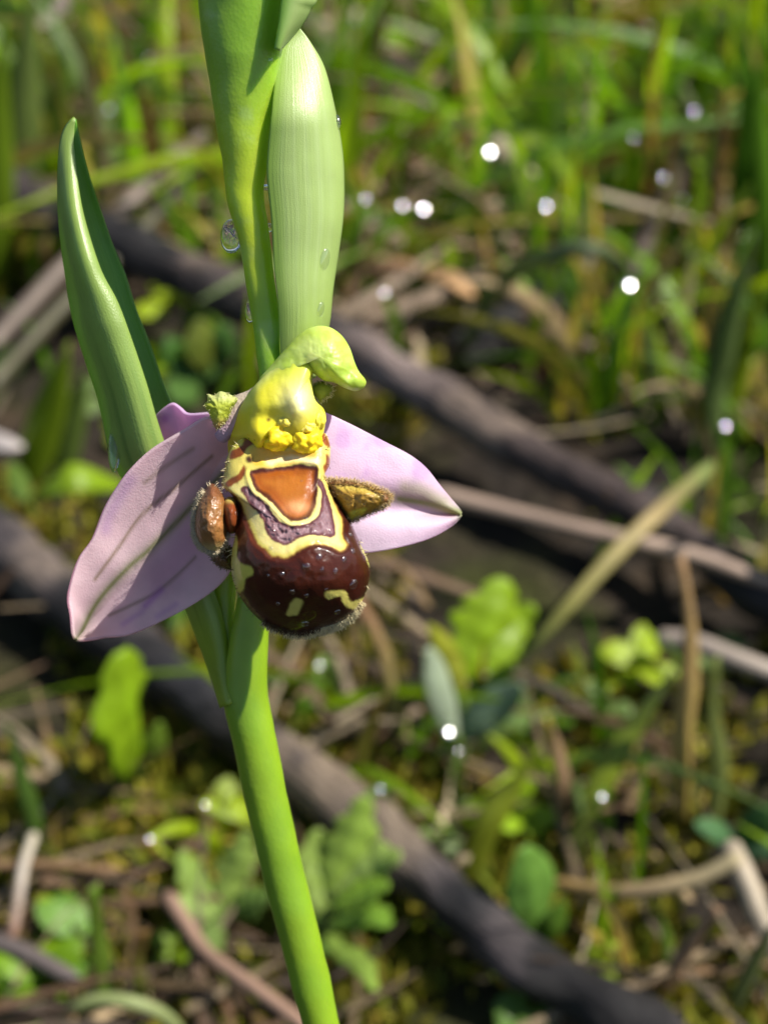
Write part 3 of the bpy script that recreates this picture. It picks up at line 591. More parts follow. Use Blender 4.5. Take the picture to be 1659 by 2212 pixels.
# ------------------------------------------------------------------ water drops on the plant
bpy.context.view_layer.update()
dep = bpy.context.evaluated_depsgraph_get()
def hit(px, py):                          # where the sight line meets the plant
    d = ray(np.array(px), np.array(py)); d = d / np.linalg.norm(d)
    ok, loc, nr, i, o, m = scene.ray_cast(dep, Vector((0, 0, CAM_H * .001)), Vector(d))
    return (np.array(loc) * 1000, np.array(nr)) if ok else (None, None)
def drop_mesh(c, nrm, r, h, stretch=1.0, n=14, axis2=None):
    """rounded bead sitting on a surface with normal nrm"""
    nrm = nrm / np.linalg.norm(nrm); a = np.cross(nrm, U if abs(nrm @ U) < .9 else R_); a /= np.linalg.norm(a); b = np.cross(nrm, a)
    th = np.linspace(.04, math.pi - .04, n); ph = np.linspace(0, 2 * math.pi, 2 * n, endpoint=False); T, Pp = np.meshgrid(th, ph, indexing='ij'); T = T.ravel(); Pp = Pp.ravel()
    z = np.cos(T); z = np.where(z < 0, z * .35, z) * h; rr = np.sin(T) * r
    V = c + a * (rr * np.cos(Pp))[:, None] + b * (rr * np.sin(Pp) * stretch)[:, None] + nrm * z[:, None]
    f = gridfaces(n, 2 * n, True).tolist(); f.append(list(range(2 * n))[::-1]); f.append([(n - 1) * 2 * n + i for i in range(2 * n)])
    return V, f
def water_drop(px, py, r, label, h=.7, st=1.0, group=None, at=None, nr=None):
    c, nrm = hit(px, py) if at is None else (at, nr)
    if c is None: return
    V, f = drop_mesh(c, nrm, r * K, r * K * h, st); return tag(obj('water_drop', V, f, M['film']), label, 'water drop', group)
lip_drops = [(355, 1300, 6), (575, 1525, 5), (885, 1578, 6.5), (805, 1645, 9), (1045, 1597, 7), (905, 1660, 4.5), (990, 1668, 6), (1105, 1755, 11), (712, 1803, 6), (805, 1828, 5), (1003, 1932, 8), (795, 2008, 9.5), (872, 1478, 4.5), (1085, 1435, 7), (800, 1330, 6), (772, 1092, 3), (650, 1690, 5), (1100, 1540, 8), (930, 1790, 4), (620, 1880, 5), (560, 1700, 3.5)]
for x, y, r in lip_drops:
    q = z1((x, y)); water_drop(q[0], q[1], r * 1.0, 'tiny clear dew bead on the dark brown lip of the orchid', .5, 1.05, 'dew beads on the orchid lip')
water_drop(702, 560, 14, 'flat oval water drop low on the pale upright bract', .4, 1.7)
water_drop(693, 668, 11, 'small faint water drop on the pale bract just above the hood', .4, 1.5)
water_drop(584, 130, 7, 'small glinting water drop on the flower bud at the top', .8)
def side_drop(px, py, rx, ry, dz, label):  # hanging at the edge of the plant
    V, f = blob((px, py), (rx, ry), dz, rx * K * .9, px, .03, 22)
    return tag(obj('water_drop', V, f, M['water']), label, 'water drop')
side_drop(500, 511, 24, 37, sdz(511) + .2, 'large clear water drop hanging on the left side of the bud stalk')
side_drop(541, 672, 12, 26, sdz(672) + .2, 'half-round water drop low on the left side of the bud stalk')
side_drop(727, 265, 10, 17, sdz(265) - .3, 'round water drop on the right edge of the pale bract')
side_drop(575, 405, 8, 7, sdz(405) - .3, 'bright water drop wedged high in the gap between bud and bract')
side_drop(583, 492, 8, 10, sdz(492) - .3, 'bright water drop wedged low in the gap between bud and bract')
side_drop(247, 973, 13, 48, -4.6, 'long thin water drop along the edge of the folded bract')

# ================================================================== THE TURF BEHIND
def blade_geo(P, w, twist=0., fold=.25, nv=3, face=None):
    """leaf ribbon along P (mm) with half widths w, gently folded along its midrib"""
    P = np.asarray(P, float); m = len(P); T = np.gradient(P, axis=0); T /= np.linalg.norm(T, axis=1)[:, None] + 1e-9
    view = (P - CAM) if face is None else np.tile(face, (m, 1)); view = view / np.linalg.norm(view, axis=1)[:, None]
    S = np.cross(T, view); S /= np.linalg.norm(S, axis=1)[:, None] + 1e-9; N = np.cross(S, T)
    a = twist + np.zeros(m); S2 = S * np.cos(a)[:, None] + N * np.sin(a)[:, None]; N2 = N * np.cos(a)[:, None] - S * np.sin(a)[:, None]
    v = np.linspace(-1, 1, nv); w = np.broadcast_to(w, (m,))
    V = P[:, None] + S2[:, None] * (w[:, None] * v[None])[..., None] + N2[:, None] * (w[:, None] * fold * (np.abs(v) - .5)[None])[..., None]
    uv = np.column_stack([np.repeat(np.linspace(0, 1, m), nv), np.tile((v + 1) / 2, m)])
    return V.reshape(-1, 3), gridfaces(m, nv), uv
class Heap:
    def __init__(s): s.V = []; s.F = []; s.C = []; s.UV = []; s.n = 0
    def add(s, V, f, c, uv=None):
        s.V.append(V); s.F.append(np.asarray(f) + s.n); s.C.append(np.broadcast_to(c, (len(V), 3))); s.UV.append(np.zeros((len(V), 2)) if uv is None else uv); s.n += len(V)
    def build(s, name, mat): return obj(name, np.vstack(s.V), np.vstack(s.F), mat, None, np.vstack(s.C), np.vstack(s.UV), origin=(0, 0, 0))
GREENS = np.array([(.09, .20, .008), (.16, .30, .010), (.23, .37, .010), (.29, .40, .012), (.11, .22, .03), (.18, .27, .08)])
YELS = np.array([(.30, .27, .04), (.36, .28, .07), (.28, .20, .07)])
TANS = np.array([(.30, .20, .10), (.38, .28, .16), (.22, .13, .065), (.15, .085, .045), (.42, .34, .22), (.25, .18, .12)])
def taper(n, tip=.05, base=.6): t = np.linspace(0, 1, n); return np.minimum(base + (1 - base) * np.clip(t / .25, 0, 1), 1) * np.maximum(1 - np.clip((t - .45) / .55, 0, 1) ** 1.6, tip)

def upright(points, wpx, name, label, cat, col, mat='blade', group=None, h0=2., lean=0., tip=.08, fold=.3, twist=0.):
    """a blade or stalk traced from foot to tip; the foot stands on the soil, the rest rises over it"""
    pts = np.asarray(points, float); foot = GND(pts[0, 0], pts[0, 1], h0)
    y = foot[1] + lean * np.linspace(0, 1, len(pts)); P3 = VERT(pts[:, 0], pts[:, 1], y); P3[0, 2] = min(P3[0, 2], gh(P3[0, 0], P3[0, 1]) - 1)
    P3 = crom(P3, 18); dist = np.linalg.norm(foot - CAM); w = wpx * K * ((P3 - CAM) @ F) / D / 2
    c = np.array(col, float); c = np.tile(c, (18, 1)) if c.ndim == 1 else np.stack([np.interp(np.linspace(0, 1, 18), np.linspace(0, 1, len(c)), c[:, k]) for k in range(3)], 1)
    vd = foot - CAM; fd = vd / dist * .8 - to_sun * .6
    V, f, uv = blade_geo(P3, w * 1.15 * taper(18, tip), twist, fold, 5, face=fd / np.linalg.norm(fd))
    return tag(obj(name, V, f, M[mat], None, np.repeat(c, 5, 0), uv, solid=.25), label, cat, group)
def lying(points, wpx, name, label, cat, col, h=4., mat='straw', group=None, round_=True, tip=.5):
    """a stalk or twig that lies over the litter; heights in millimetres"""
    pts = np.asarray(points, float); hh = np.interp(np.linspace(0, 1, len(pts)), np.linspace(0, 1, np.size(h)), np.atleast_1d(h))
    P3 = crom(GND(pts[:, 0], pts[:, 1], hh), 26); w = wpx * K * ((P3 - CAM) @ F) / D / 2
    c = np.array(col, float); c = np.tile(c, (26, 1)) if c.ndim == 1 else np.stack([np.interp(np.linspace(0, 1, 26), np.linspace(0, 1, len(c)), c[:, k]) for k in range(3)], 1)
    if round_:
        w = w * np.interp(np.linspace(0, 1, 26), [0, .04, .9, 1], [.6, 1, .9, tip]); n = 12; V, f = tube(P3, w, w, n, ref=(0, 0, 1), bump=lambda v: fbm(v, .12) * w.mean() * .12)
        uv = np.column_stack([np.repeat(np.linspace(0, 1, 26), n), np.tile(np.linspace(0, 1, n), 26)])
    else:
        V, f, uv = blade_geo(P3, w * taper(26, .1), 0, .3, 5); n = 5
    return tag(obj(name, V, f, M[mat], None, np.repeat(c, n, 0), uv, solid=0 if round_ else .25), label, cat, group)

# --- thick burnt branches
def branch(points, rpx, hts, label, base_c, marks=()):
    pts = np.asarray(points, float); P3 = crom(GND(pts[:, 0], pts[:, 1], np.asarray(hts, float)), 110)
    r = np.interp(np.linspace(0, 1, 110), np.linspace(0, 1, len(rpx)), rpx) * K * ((P3 - CAM) @ F) / D
    n = 40; V, f = tube(P3, r, r, n, ref=(0, 0, 1), bump=lambda v: fbm(v, .06) * 1.3 + fbm(v, .25) * .6)
    t = np.repeat(np.linspace(0, 1, 110), n); uv = np.column_stack([t * 6, np.tile(np.abs(np.linspace(-1, 1, n)), 110)])
    c = np.tile(np.array([base_c]), (len(V), 1)); c = over(c, (.012, .011, .012), ss(fbm(V, .035), .0, .45)); c = over(c, (.30, .24, .19), ss(fbm(V + 300, .05), .35, .8) * .4 * (base_c[0] > .03))
    for tc_, wd, cc in marks: c = over(c, cc, np.exp(-((t - tc_) / wd) ** 4) * ss(fbm(V + 50, .09), -.7, -.1))
    return tag(obj('burnt_branch', V, f, M['bark'], None, c, uv), label, 'branch')
branch([(-160, 330), (-60, 375), (60, 435), (220, 512), (400, 590), (560, 665), (760, 755), (900, 835), (1050, 925), (1200, 1010), (1330, 1080), (1460, 1150), (1600, 1260), (1780, 1370)], (54, 52, 54, 56, 56, 54, 44, 40), [20, 22, 22, 22, 20, 18, 16, 14, 13, 14, 14, 13, 11, 10],
       'thick dark burnt branch passing behind the stalk above the lilac sepals', (.060, .045, .042), ((.18, .05, (.05, .04, .04)), (.50, .03, (.17, .13, .12)), (.60, .05, (.20, .16, .15))))
branch([(-200, 1030), (-60, 1130), (60, 1225), (200, 1345), (330, 1440), (480, 1545), (650, 1670), (800, 1785), (930, 1905), (1040, 2000), (1180, 2100), (1340, 2195), (1500, 2300), (1640, 2390)], (60, 60, 58, 56, 54, 56, 60, 62, 58), [6, 7, 7.5, 8, 8, 7.5, 7, 7, 7, 7, 7, 7, 7, 6],
       'thick grey charred branch running under the flower across the litter', (.055, .047, .050), ((.46, .035, (.02, .02, .024)), (.60, .05, (.17, .135, .10)), (.68, .04, (.15, .12, .09)), (.765, .022, (.012, .012, .014))))
branch([(985, 770), (1060, 730), (1130, 690), (1200, 640), (1260, 590)], (45, 58, 60, 45), [7, 9, 9, 8, 6], 'short black stump lying against the upper branch', (.007, .006, .006))  # short thick piece, near-black all over

# --- stalks and straws that stand out singly
lying([(930, 1060), (1000, 1080), (1200, 1130), (1350, 1165), (1500, 1200), (1700, 1275)], 36, 'dry_stalk', 'pinkish dry stalk stretching away from the tip of the sunlit sepal', 'stalk', (.30, .22, .17), (20, 19, 18, 14))
lying([(1540, 1000), (1440, 1090), (1330, 1195), (1200, 1340), (1110, 1440), (1040, 1505)], 36, 'grass_stalk', 'long tan and green grass stalk crossing over the pinkish dry stalk', 'stalk', [(.14, .20, .05), (.27, .20, .08), (.20, .19, .05), (.14, .22, .03)], (26, 30, 26, 14, 6), round_=False)
lying([(1420, 1380), (1500, 1390), (1580, 1420), (1700, 1465)], 46, 'dry_stalk', 'pale grey twig lying behind the upright yellow straw', 'twig', (.30, .25, .21), (10, 12, 10))
upright([(1485, 1750), (1475, 1600), (1490, 1450), (1490, 1330), (1470, 1200)], 52, 'dry_straw', 'upright flat yellow straw blade beside a pale green one', 'straw', [(.36, .27, .06), (.36, .26, .09), (.28, .17, .09)], 'straw', tip=.4)
upright([(1548, 1760), (1555, 1650), (1540, 1540), (1545, 1420)], 46, 'grass_shoot', 'pale green upright grass blade beside the yellow straw blade', 'grass', (.20, .24, .07), tip=.5)
upright([(872, 1590), (860, 1520), (830, 1410), (800, 1340), (770, 1290)], 40, 'grass_stalk', 'brown-tipped grass stalk rising behind the furry lip', 'stalk', [(.13, .22, .03), (.24, .20, .07), (.25, .13, .08)], 'straw', tip=.6)
upright([(1235, 1840), (1270, 1750), (1320, 1650), (1370, 1570), (1460, 1440)], 50, 'grass_shoot', 'yellow-green grass blade narrowing to a long grey-green tip', 'grass', [(.18, .22, .08), (.25, .32, .02), (.14, .20, .06)], lean=14)
upright([(1000, 1875), (1050, 1790), (1100, 1710), (1165, 1610)], 56, 'grass_shoot', 'short broad yellow-green grass blade slanting over the branch', 'grass', [(.24, .27, .03), (.26, .32, .02)], lean=8)
upright([(1235, 1770), (1220, 1690), (1190, 1560)], 40, 'dry_straw', 'small brown straw beside the slanting grass blades', 'straw', (.28, .18, .10), 'straw')
upright([(805, 1690), (790, 1640), (800, 1570), (830, 1500)], 46, 'grass_shoot', 'short yellowed grass blade leaning over the charred branch', 'grass', [(.20, .25, .03), (.33, .25, .05)])
lying([(360, 1930), (400, 1990), (450, 2060), (560, 2140), (670, 2225)], 36, 'dry_stalk', 'smooth brown curved stem arching towards the foot of the stalk', 'stalk', (.27, .17, .12), (10, 9, 10, 12))
upright([(85, 1830), (70, 1750), (45, 1670), (15, 1560)], 36, 'grass_shoot', 'dark green bent grass blade over the moss', 'grass', (.09, .17, .03))
upright([(228, 2160), (222, 2080), (210, 2000), (203, 1915)], 42, 'grass_shoot', 'short stiff light green grass blade in dark soil', 'grass', (.16, .26, .03), tip=.6)
upright([(318, 2150), (300, 2100), (298, 2060), (312, 2010)], 34, 'grass_shoot', 'short hooked olive blade with a brown tip', 'grass', [(.18, .24, .03), (.15, .18, .03), (.26, .15, .05)], tip=.7)
lying([(90, 2230), (150, 2185), (210, 2160), (280, 2165), (350, 2190), (400, 2240)], 30, 'grass_stalk', 'pale green stem bowed into a low arch over dark soil', 'stalk', (.20, .24, .09), (4, 10, 12, 10, 3))
lying([(-20, 1868), (100, 1868), (260, 1882)], 22, 'dry_stalk', 'thin straight brown twig lying level over the moss', 'twig', (.20, .12, .06), (8, 7))
lying([(75, 1800), (50, 1880), (40, 1950), (25, 2030)], 26, 'dry_stalk', 'pale curled dry stalk crossing the level brown twig', 'stalk', [(.38, .34, .25), (.40, .35, .30), (.25, .13, .09)], (10, 9, 4))
lying([(-20, 2030), (60, 2060), (170, 2120)], 40, 'dry_stalk', 'dark weathered twig on black soil by the arched stem', 'twig', (.11, .09, .085), (6, 5))
lying([(1570, 1820), (1610, 1900), (1650, 2000), (1720, 2120)], 50, 'dry_stalk', 'thick pale broken stalk forking from a tan arch', 'stalk', (.36, .30, .22), (16, 14, 8))
lying([(1600, 1850), (1500, 1900), (1380, 1925), (1290, 1925), (1190, 1905)], 36, 'dry_stalk', 'tan dry stalk bent in a long low arch', 'stalk', [(.38, .32, .18), (.30, .22, .12), (.34, .22, .07)], (17, 12, 8, 4))
upright([(1430, 2150), (1460, 2090), (1510, 2010), (1550, 1960)], 34, 'dry_stalk', 'brown dry stalk leaning beside the tan arch', 'stalk', (.30, .19, .11), 'straw', tip=.6)
upright([(1560, 2200), (1600, 2140), (1650, 2040), (1690, 1960)], 32, 'grass_shoot', 'narrow pale green blade leaning under the broken stalk', 'grass', (.20, .24, .09))
upright([(1445, 2100), (1440, 2040), (1430, 1980)], 36, 'grass_shoot', 'dim short green blade under the tan arch', 'grass', (.13, .22, .03))
lying([(1000, 760), (1040, 670), (1100, 595), (1180, 555), (1260, 535), (1330, 560), (1380, 620)], 40, 'grass_shoot', 'grey-green grass blade bowed in an arch above the black stump', 'grass', [(.12, .15, .07), (.15, .19, .10), (.13, .19, .07)], (10, 22, 34, 44, 48, 44, 32), mat='blade', round_=False)
lying([(-30, 760), (100, 620), (220, 500), (330, 390), (440, 290)], 44, 'twig', 'straight pale brown twig slanting across the upper branch', 'twig', (.13, .10, .08), (16, 20, 26, 30))
lying([(-30, 850), (110, 690), (250, 560), (360, 440), (450, 330)], 38, 'twig', 'dark green-brown twig lying alongside the pale slanting twig', 'twig', (.065, .06, .03), (14, 18, 24, 28))
lying([(50, 110), (110, 40), (170, -40)], 42, 'twig', 'grey-brown twig between tall grass blades', 'twig', (.16, .13, .11), (40, 44))
lying([(1480, 330), (1420, 470), (1340, 640), (1300, 760)], 60, 'twig', 'dark brown twig slanting through the tall grass', 'twig', (.045, .03, .02), (26, 22, 12))
lying([(1060, 300), (1130, 380), (1190, 440), (1240, 500)], 50, 'dry_stalk', 'pale flattened straw lying downhill among the tall grass', 'straw', (.34, .30, .20), (26, 20, 16))

tall = [  # traced grass blades of the upper turf: foot, bends, tip, width, colour
 ([(40, 520), (55, 300), (60, 120), (70, -60)], 66, (.20, .27, .07)), ([(-10, 640), (0, 420), (0, 200), (10, 40)], 60, (.18, .28, .015)), ([(105, 460), (115, 300), (135, 160), (140, 30)], 60, (.15, .24, .03)),
 ([(250, 330), (240, 200), (200, 90), (140, -40)], 60, (.16, .20, .02)), ([(330, 240), (335, 120), (325, 20), (310, -60)], 52, (.20, .32, .015)), ([(400, 200), (390, 100), (380, 0)], 46, (.14, .25, .015)),
 ([(700, 330), (760, 200), (800, 90), (850, -50)], 56, (.17, .28, .015)), ([(830, 230), (960, 170), (1080, 110), (1190, 20), (1240, -40)], 60, (.18, .31, .012)), ([(905, 230), (960, 120), (1010, 20)], 44, (.19, .31, .015)),
 ([(1090, 190), (1160, 90), (1220, -20)], 54, (.12, .22, .03)), ([(1360, 90), (1340, 20), (1320, -60)], 50, (.16, .23, .10)), ([(1270, 360), (1300, 250), (1400, 140), (1540, 0)], 62, (.22, .31, .02)),
 ([(1360, 420), (1390, 250), (1420, 120), (1430, 0)], 46, (.30, .28, .03)), ([(1500, 380), (1490, 260), (1470, 170)], 56, (.20, .25, .12)), ([(1580, 640), (1610, 420), (1620, 200), (1600, 20)], 62, (.08, .20, .012)),
 ([(1650, 760), (1660, 500), (1640, 260), (1650, 60)], 60, (.10, .22, .015)), ([(1560, 980), (1545, 860), (1565, 740), (1600, 600), (1630, 500)], 56, (.15, .22, .07)), ([(1610, 960), (1590, 860), (1610, 740), (1640, 620)], 50, (.22, .30, .015)),
 ([(1480, 900), (1420, 760), (1380, 640)], 46, (.20, .28, .02)), ([(1200, 700), (1180, 620), (1175, 540)], 48, (.18, .26, .015)), ([(1320, 700), (1270, 640), (1255, 570)], 46, (.18, .26, .02)),
 ([(60, 1030), (95, 930), (125, 830), (150, 740)], 70, (.22, .32, .015)), ([(130, 1010), (160, 900), (185, 800)], 56, (.17, .25, .05)), ([(1450, 330), (1500, 200), (1560, 90), (1600, -30)], 48, (.24, .32, .02)),
 ([(1230, 520), (1290, 420), (1330, 330)], 44, (.21, .30, .02)), ([(1440, 560), (1400, 460), (1395, 330)], 44, (.25, .30, .03)), ([(1530, 560), (1520, 430), (1540, 300)], 50, (.13, .24, .02))]
for pts, wd, c in tall:
    lab = 'yellow-green blade of tall grass in the sunlit turf behind' if c[0] > .165 and c[2] < .06 else ('dull grey-green blade of tall grass in the turf behind' if c[2] >= .06 else 'deep green blade of tall grass in the turf behind')
    upright(pts, wd, 'grass_shoot', lab, 'grass', c, group='tall grass blades behind the orchid')

# --- leafy plants
def leaf_geo(P, w, cup=.35, jag=0., nv=9, m=26):
    P = crom(P, m); t = np.linspace(0, 1, m); prof = np.sin(np.pi * np.clip(t * .93 + .04, 0, 1)) ** .75
    if jag: prof = prof * (1 - jag * (.5 + .5 * np.sign(np.sin(t * 26))) * np.abs(np.sin(t * 13)))
    v_ = P.mean(0) - CAM; fc_ = v_ / np.linalg.norm(v_) * .8 - to_sun * .75
    return blade_geo(P, w * prof, rng.normal(0, .15), cup, nv, face=fc_ / np.linalg.norm(fc_))
def herb(name, label, foot, leaves, cat='plant', stemc=(.16, .24, .05)):
    """leaves: (points px, width px, colour, heights mm [, jag])"""
    f0 = GND(foot[0], foot[1], 0.); f0[2] = gh(f0[0], f0[1]) - 1
    root = thing(name, f0, label, cat)
    for lf in leaves:
        pts, wd, c, hh = lf[:4]; jag = lf[4] if len(lf) > 4 else 0.
        pts = np.asarray(pts, float); h = np.interp(np.linspace(0, 1, len(pts)), np.linspace(0, 1, np.size(hh)), np.atleast_1d(hh)); P3 = GND(pts[:, 0], pts[:, 1], h)
        wd = wd * K * ((P3 - CAM) @ F).mean() / D / 2
        V, f, uv = leaf_geo(P3, wd, .3, jag); cc = np.tile(np.array([c]), (len(V), 1)); cc = over(cc, np.array(c) * 1.35, np.exp(-((uv[:, 1] - .5) / .06) ** 2) * .5)
        obj('leaf', V, f, M['leaf'], root, cc, uv, solid=.3)
        sp_ = crom(np.vstack([f0, (f0 + P3[0]) / 2 + [0, 0, 1.5], P3[0]]), 8); V, f = tube(sp_, .8, .8, 8, ref=(.3, .2, .9)); obj('leaf_stalk', V, f, M['leaf'], root, np.tile(np.array([stemc]), (len(V), 1)))
    return root
herb('leafy_herb', 'low herb with a broad bright green toothed leaf and grey-green lance leaves', (985, 1640),
     [([(1020, 1470), (1030, 1400), (1065, 1330), (1090, 1250)], 165, (.26, .40, .010), (12, 24), .3), ([(1050, 1450), (1090, 1400), (1120, 1340), (1155, 1310)], 90, (.26, .40, .012), (14, 20), .3), ([(985, 1590), (965, 1530), (945, 1470), (925, 1400)], 76, (.45, .52, .42), (10, 30)),
      ([(985, 1600), (1030, 1560), (1080, 1515), (1130, 1480)], 80, (.20, .29, .19), (8, 20)), ([(1000, 1500), (980, 1440), (955, 1390), (925, 1350)], 50, (.30, .32, .03), (14, 26)), ([(1010, 1560), (1060, 1490), (1110, 1430)], 50, (.20, .30, .03), (8, 20))])
herb('leafy_herb', 'herb with one broad upright yellow-green leaf before the charred branch', (300, 1690),
     [([(300, 1650), (290, 1590), (275, 1520), (262, 1405)], 220, (.25, .39, .012), (6, 34), .25), ([(310, 1660), (330, 1620), (345, 1560)], 60, (.17, .26, .03), (5, 16)), ([(280, 1660), (240, 1600), (215, 1540)], 60, (.14, .22, .03), (5, 18))])
herb('leafy_herb', 'soft pale green lobed herb leaning over the charred branch beside the stalk', (700, 1990),
     [([(710, 1930), (740, 1860), (770, 1790), (790, 1720)], 110, (0.27, 0.39, 0.06), (10, 22), .35), ([(720, 1930), (770, 1890), (820, 1860), (865, 1850)], 100, (0.30, 0.41, 0.10), (10, 18), .35), ([(700, 1980), (690, 1910), (680, 1850), (690, 1790)], 90, (0.27, 0.38, 0.07), (8, 16), .3),
      ([(720, 2000), (760, 1980), (800, 1975), (840, 2000)], 90, (0.20, 0.35, 0.04), (8, 14), .3), ([(700, 2010), (740, 2050), (780, 2080), (810, 2140)], 60, (0.27, 0.39, 0.07), (6, 14), .2), ([(720, 1960), (780, 1930), (840, 1910)], 70, (0.24, 0.39, 0.04), (10, 16), .3)])
herb('leafy_herb', 'small herb with one cupped green leaf behind the charred branch', (1150, 2060),
     [([(1160, 2010), (1150, 1950), (1145, 1890), (1130, 1830)], 120, (0.18, 0.35, 0.06), (5, 20)), ([(1150, 2030), (1110, 1990), (1085, 1960)], 60, (.16, .24, .14), (4, 8)), ([(1160, 2040), (1190, 2000), (1215, 1950)], 60, (.14, .26, .03), (4, 12))])
herb('leafy_herb', 'soft green herb cluster on the litter left of the stalk', (480, 1990),
     [([(480, 1960), (440, 1920), (410, 1880), (390, 1840)], 90, (0.24, 0.35, 0.07), (4, 12), .3), ([(490, 1960), (500, 1900), (520, 1850), (530, 1800)], 90, (0.27, 0.38, 0.08), (4, 14), .3), ([(470, 1970), (420, 1960), (370, 1950)], 80, (0.27, 0.38, 0.10), (4, 9), .3), ([(500, 1970), (540, 1950), (580, 1940)], 80, (.15, .25, .05), (4, 9), .3), ([(480, 1990), (460, 2030), (440, 2070)], 70, (.16, .24, .06), (4, 6), .3)])
herb('leafy_herb', 'low herb with long arching bright leaf beside the left branch', (60, 1110),
     [([(60, 1080), (120, 1040), (180, 1030), (270, 1050)], 74, (.25, .38, .012), (10, 24, 14)), ([(60, 1090), (40, 1040), (20, 1000)], 50, (.14, .23, .04), (8, 16))])
herb('leafy_herb', 'low dark green herb between stalk and upper branch', (430, 830),
     [([(430, 820), (400, 790), (380, 760), (360, 730)], 80, (.07, .17, .03), (6, 16)), ([(440, 820), (460, 770), (480, 740), (490, 700)], 80, (.08, .18, .035), (6, 18)), ([(430, 830), (400, 840), (370, 860)], 80, (.09, .18, .04), (4, 10)), ([(450, 800), (440, 750), (430, 690)], 90, (.16, .20, .03), (8, 20))])
herb('leafy_herb', 'blue-green herb under the forked pale stalk', (1590, 1850),
     [([(1590, 1830), (1560, 1800), (1500, 1780)], 60, (.09, .20, .08), (5, 12)), ([(1600, 1830), (1630, 1790), (1670, 1740)], 70, (.08, .20, .05), (5, 14)), ([(1600, 1840), (1640, 1830), (1690, 1820)], 60, (.10, .20, .09), (5, 8))])
for k, (pts, c, lab) in enumerate((([(880, 560), (930, 580), (980, 600), (1020, 640)], (.50, .30, .15), 'curled orange-tan dead leaf by the black stump'), ([(780, 560), (830, 570), (890, 575)], (.30, .18, .10), 'brown dead leaf beside the orange-tan one'), ([(150, 180), (190, 230), (225, 320)], (.42, .28, .18), 'tan dead leaf among grass above the folded bract'), ([(690, 90), (730, 120), (770, 150)], (.40, .34, .32), 'pale grey dead leaf in the grass behind the bud'), ([(790, 215), (850, 210), (900, 225)], (.32, .12, .13), 'dull pink dead leaf in the turf'), ([(-20, 930), (10, 950), (40, 970)], (.45, .40, .38), 'whitish dead leaf beside the left branch'))):
    pts = np.array(pts, float); P3 = GND(pts[:, 0], pts[:, 1], np.linspace(10, 14, len(pts))); V, f, uv = leaf_geo(P3, 70 * K * ((P3 - CAM) @ F).mean() / D / 2, .6)
    tag(obj('dead_leaf', V, f, M['straw'], None, np.tile(np.array([c]), (len(V), 1)), uv, solid=.3), lab, 'leaf')

# --- uncounted cover: grass, straw litter, moss
def spot(n, y0, y1, pw=1.):
    y = y0 + (y1 - y0) * rng.random(n) ** pw; x = (rng.random(n) - .5) * 2 * (y * .42 + 70); return x, y
def rand_blade(x, y, h, lean_amt, wd):
    z = float(gh(np.array([x]), np.array([y]))[0]) - 1; a = rng.uniform(0, 2 * math.pi); l = abs(rng.normal(0, lean_amt)) * h; t = np.linspace(0, 1, 8)[:, None]
    d = np.array([math.cos(a), math.sin(a) * .6, 0]); k = rng.uniform(1.3, 2.6)
    return np.array([x, y, z]) + np.array([0, 0, 1.]) * h * (t - .35 * t ** 3 * min(l / h, 1.2)) + d * l * t ** k
grass = Heap()
_ba = GND(*np.array([(-160, 330), (60, 435), (400, 590), (760, 755), (1050, 925), (1330, 1080), (1600, 1260), (1780, 1370)], float).T, 10.)
_bb = GND(*np.array([(-200, 1030), (60, 1225), (330, 1440), (650, 1670), (930, 1905), (1180, 2100), (1640, 2390)], float).T, 8.)
def near_branch(x, y):                    # little grows right in front of the branches
    ya = np.interp(x, _ba[:, 0], _ba[:, 1]); yb = np.interp(x, _bb[:, 0], _bb[:, 1]); k = rng.random(len(x))
    return ((y < ya + 6) & (y > ya - 62 - 50 * (x < -20)) & (k < .93)) | ((y < yb + 6) & (y > yb - 32) & (k < .93))
def scatter_grass(n, y0, y1, hlo, hhi, wlo, whi, lean, dry, keep):
    x, y = spot(n, y0, y1); infr = near_branch(x, y)
    dn = fbm(np.column_stack([x, y]), 1 / 60.)
    for i in range(n):
        if infr[i] or not keep(x[i], y[i], dn[i]): continue
        h = rng.uniform(hlo, hhi); P = rand_blade(x[i], y[i], h, lean, 0); wd = rng.uniform(wlo, whi)
        V, f, uv = blade_geo(P, wd / 2 * taper(8, .06), rng.uniform(-.9, .9), .3, 3)
        c = (YELS[rng.integers(3)] if rng.random() < .5 else TANS[rng.integers(6)]) if rng.random() < dry else GREENS[rng.integers(6)]
        grass.add(V, f, c * rng.uniform(.85, 1.45), uv)
dark = lambda x, y: ((x > 3) & (x < 85) & (y > 180 + .15 * x) & (y < 268 - .25 * x))        # patch under the upper branch, kept nearly clear of moss and litter
scatter_grass(520, 118, 235, 10, 36, .9, 2.6, .7, .4, lambda x, y, d: d > -.1)
scatter_grass(800, 235, 330, 20, 55, 1.4, 3.6, .7, .35, lambda x, y, d: (not dark(x, y)) and d > -.35 and (abs(x) > 25 or y > 290))
scatter_grass(1900, 330, 620, 22, 80, 1.8, 4.6, .8, .3, lambda x, y, d: d > -.55)
scatter_grass(1400, 620, 1100, 45, 130, 3, 6.5, .8, .2, lambda x, y, d: True)
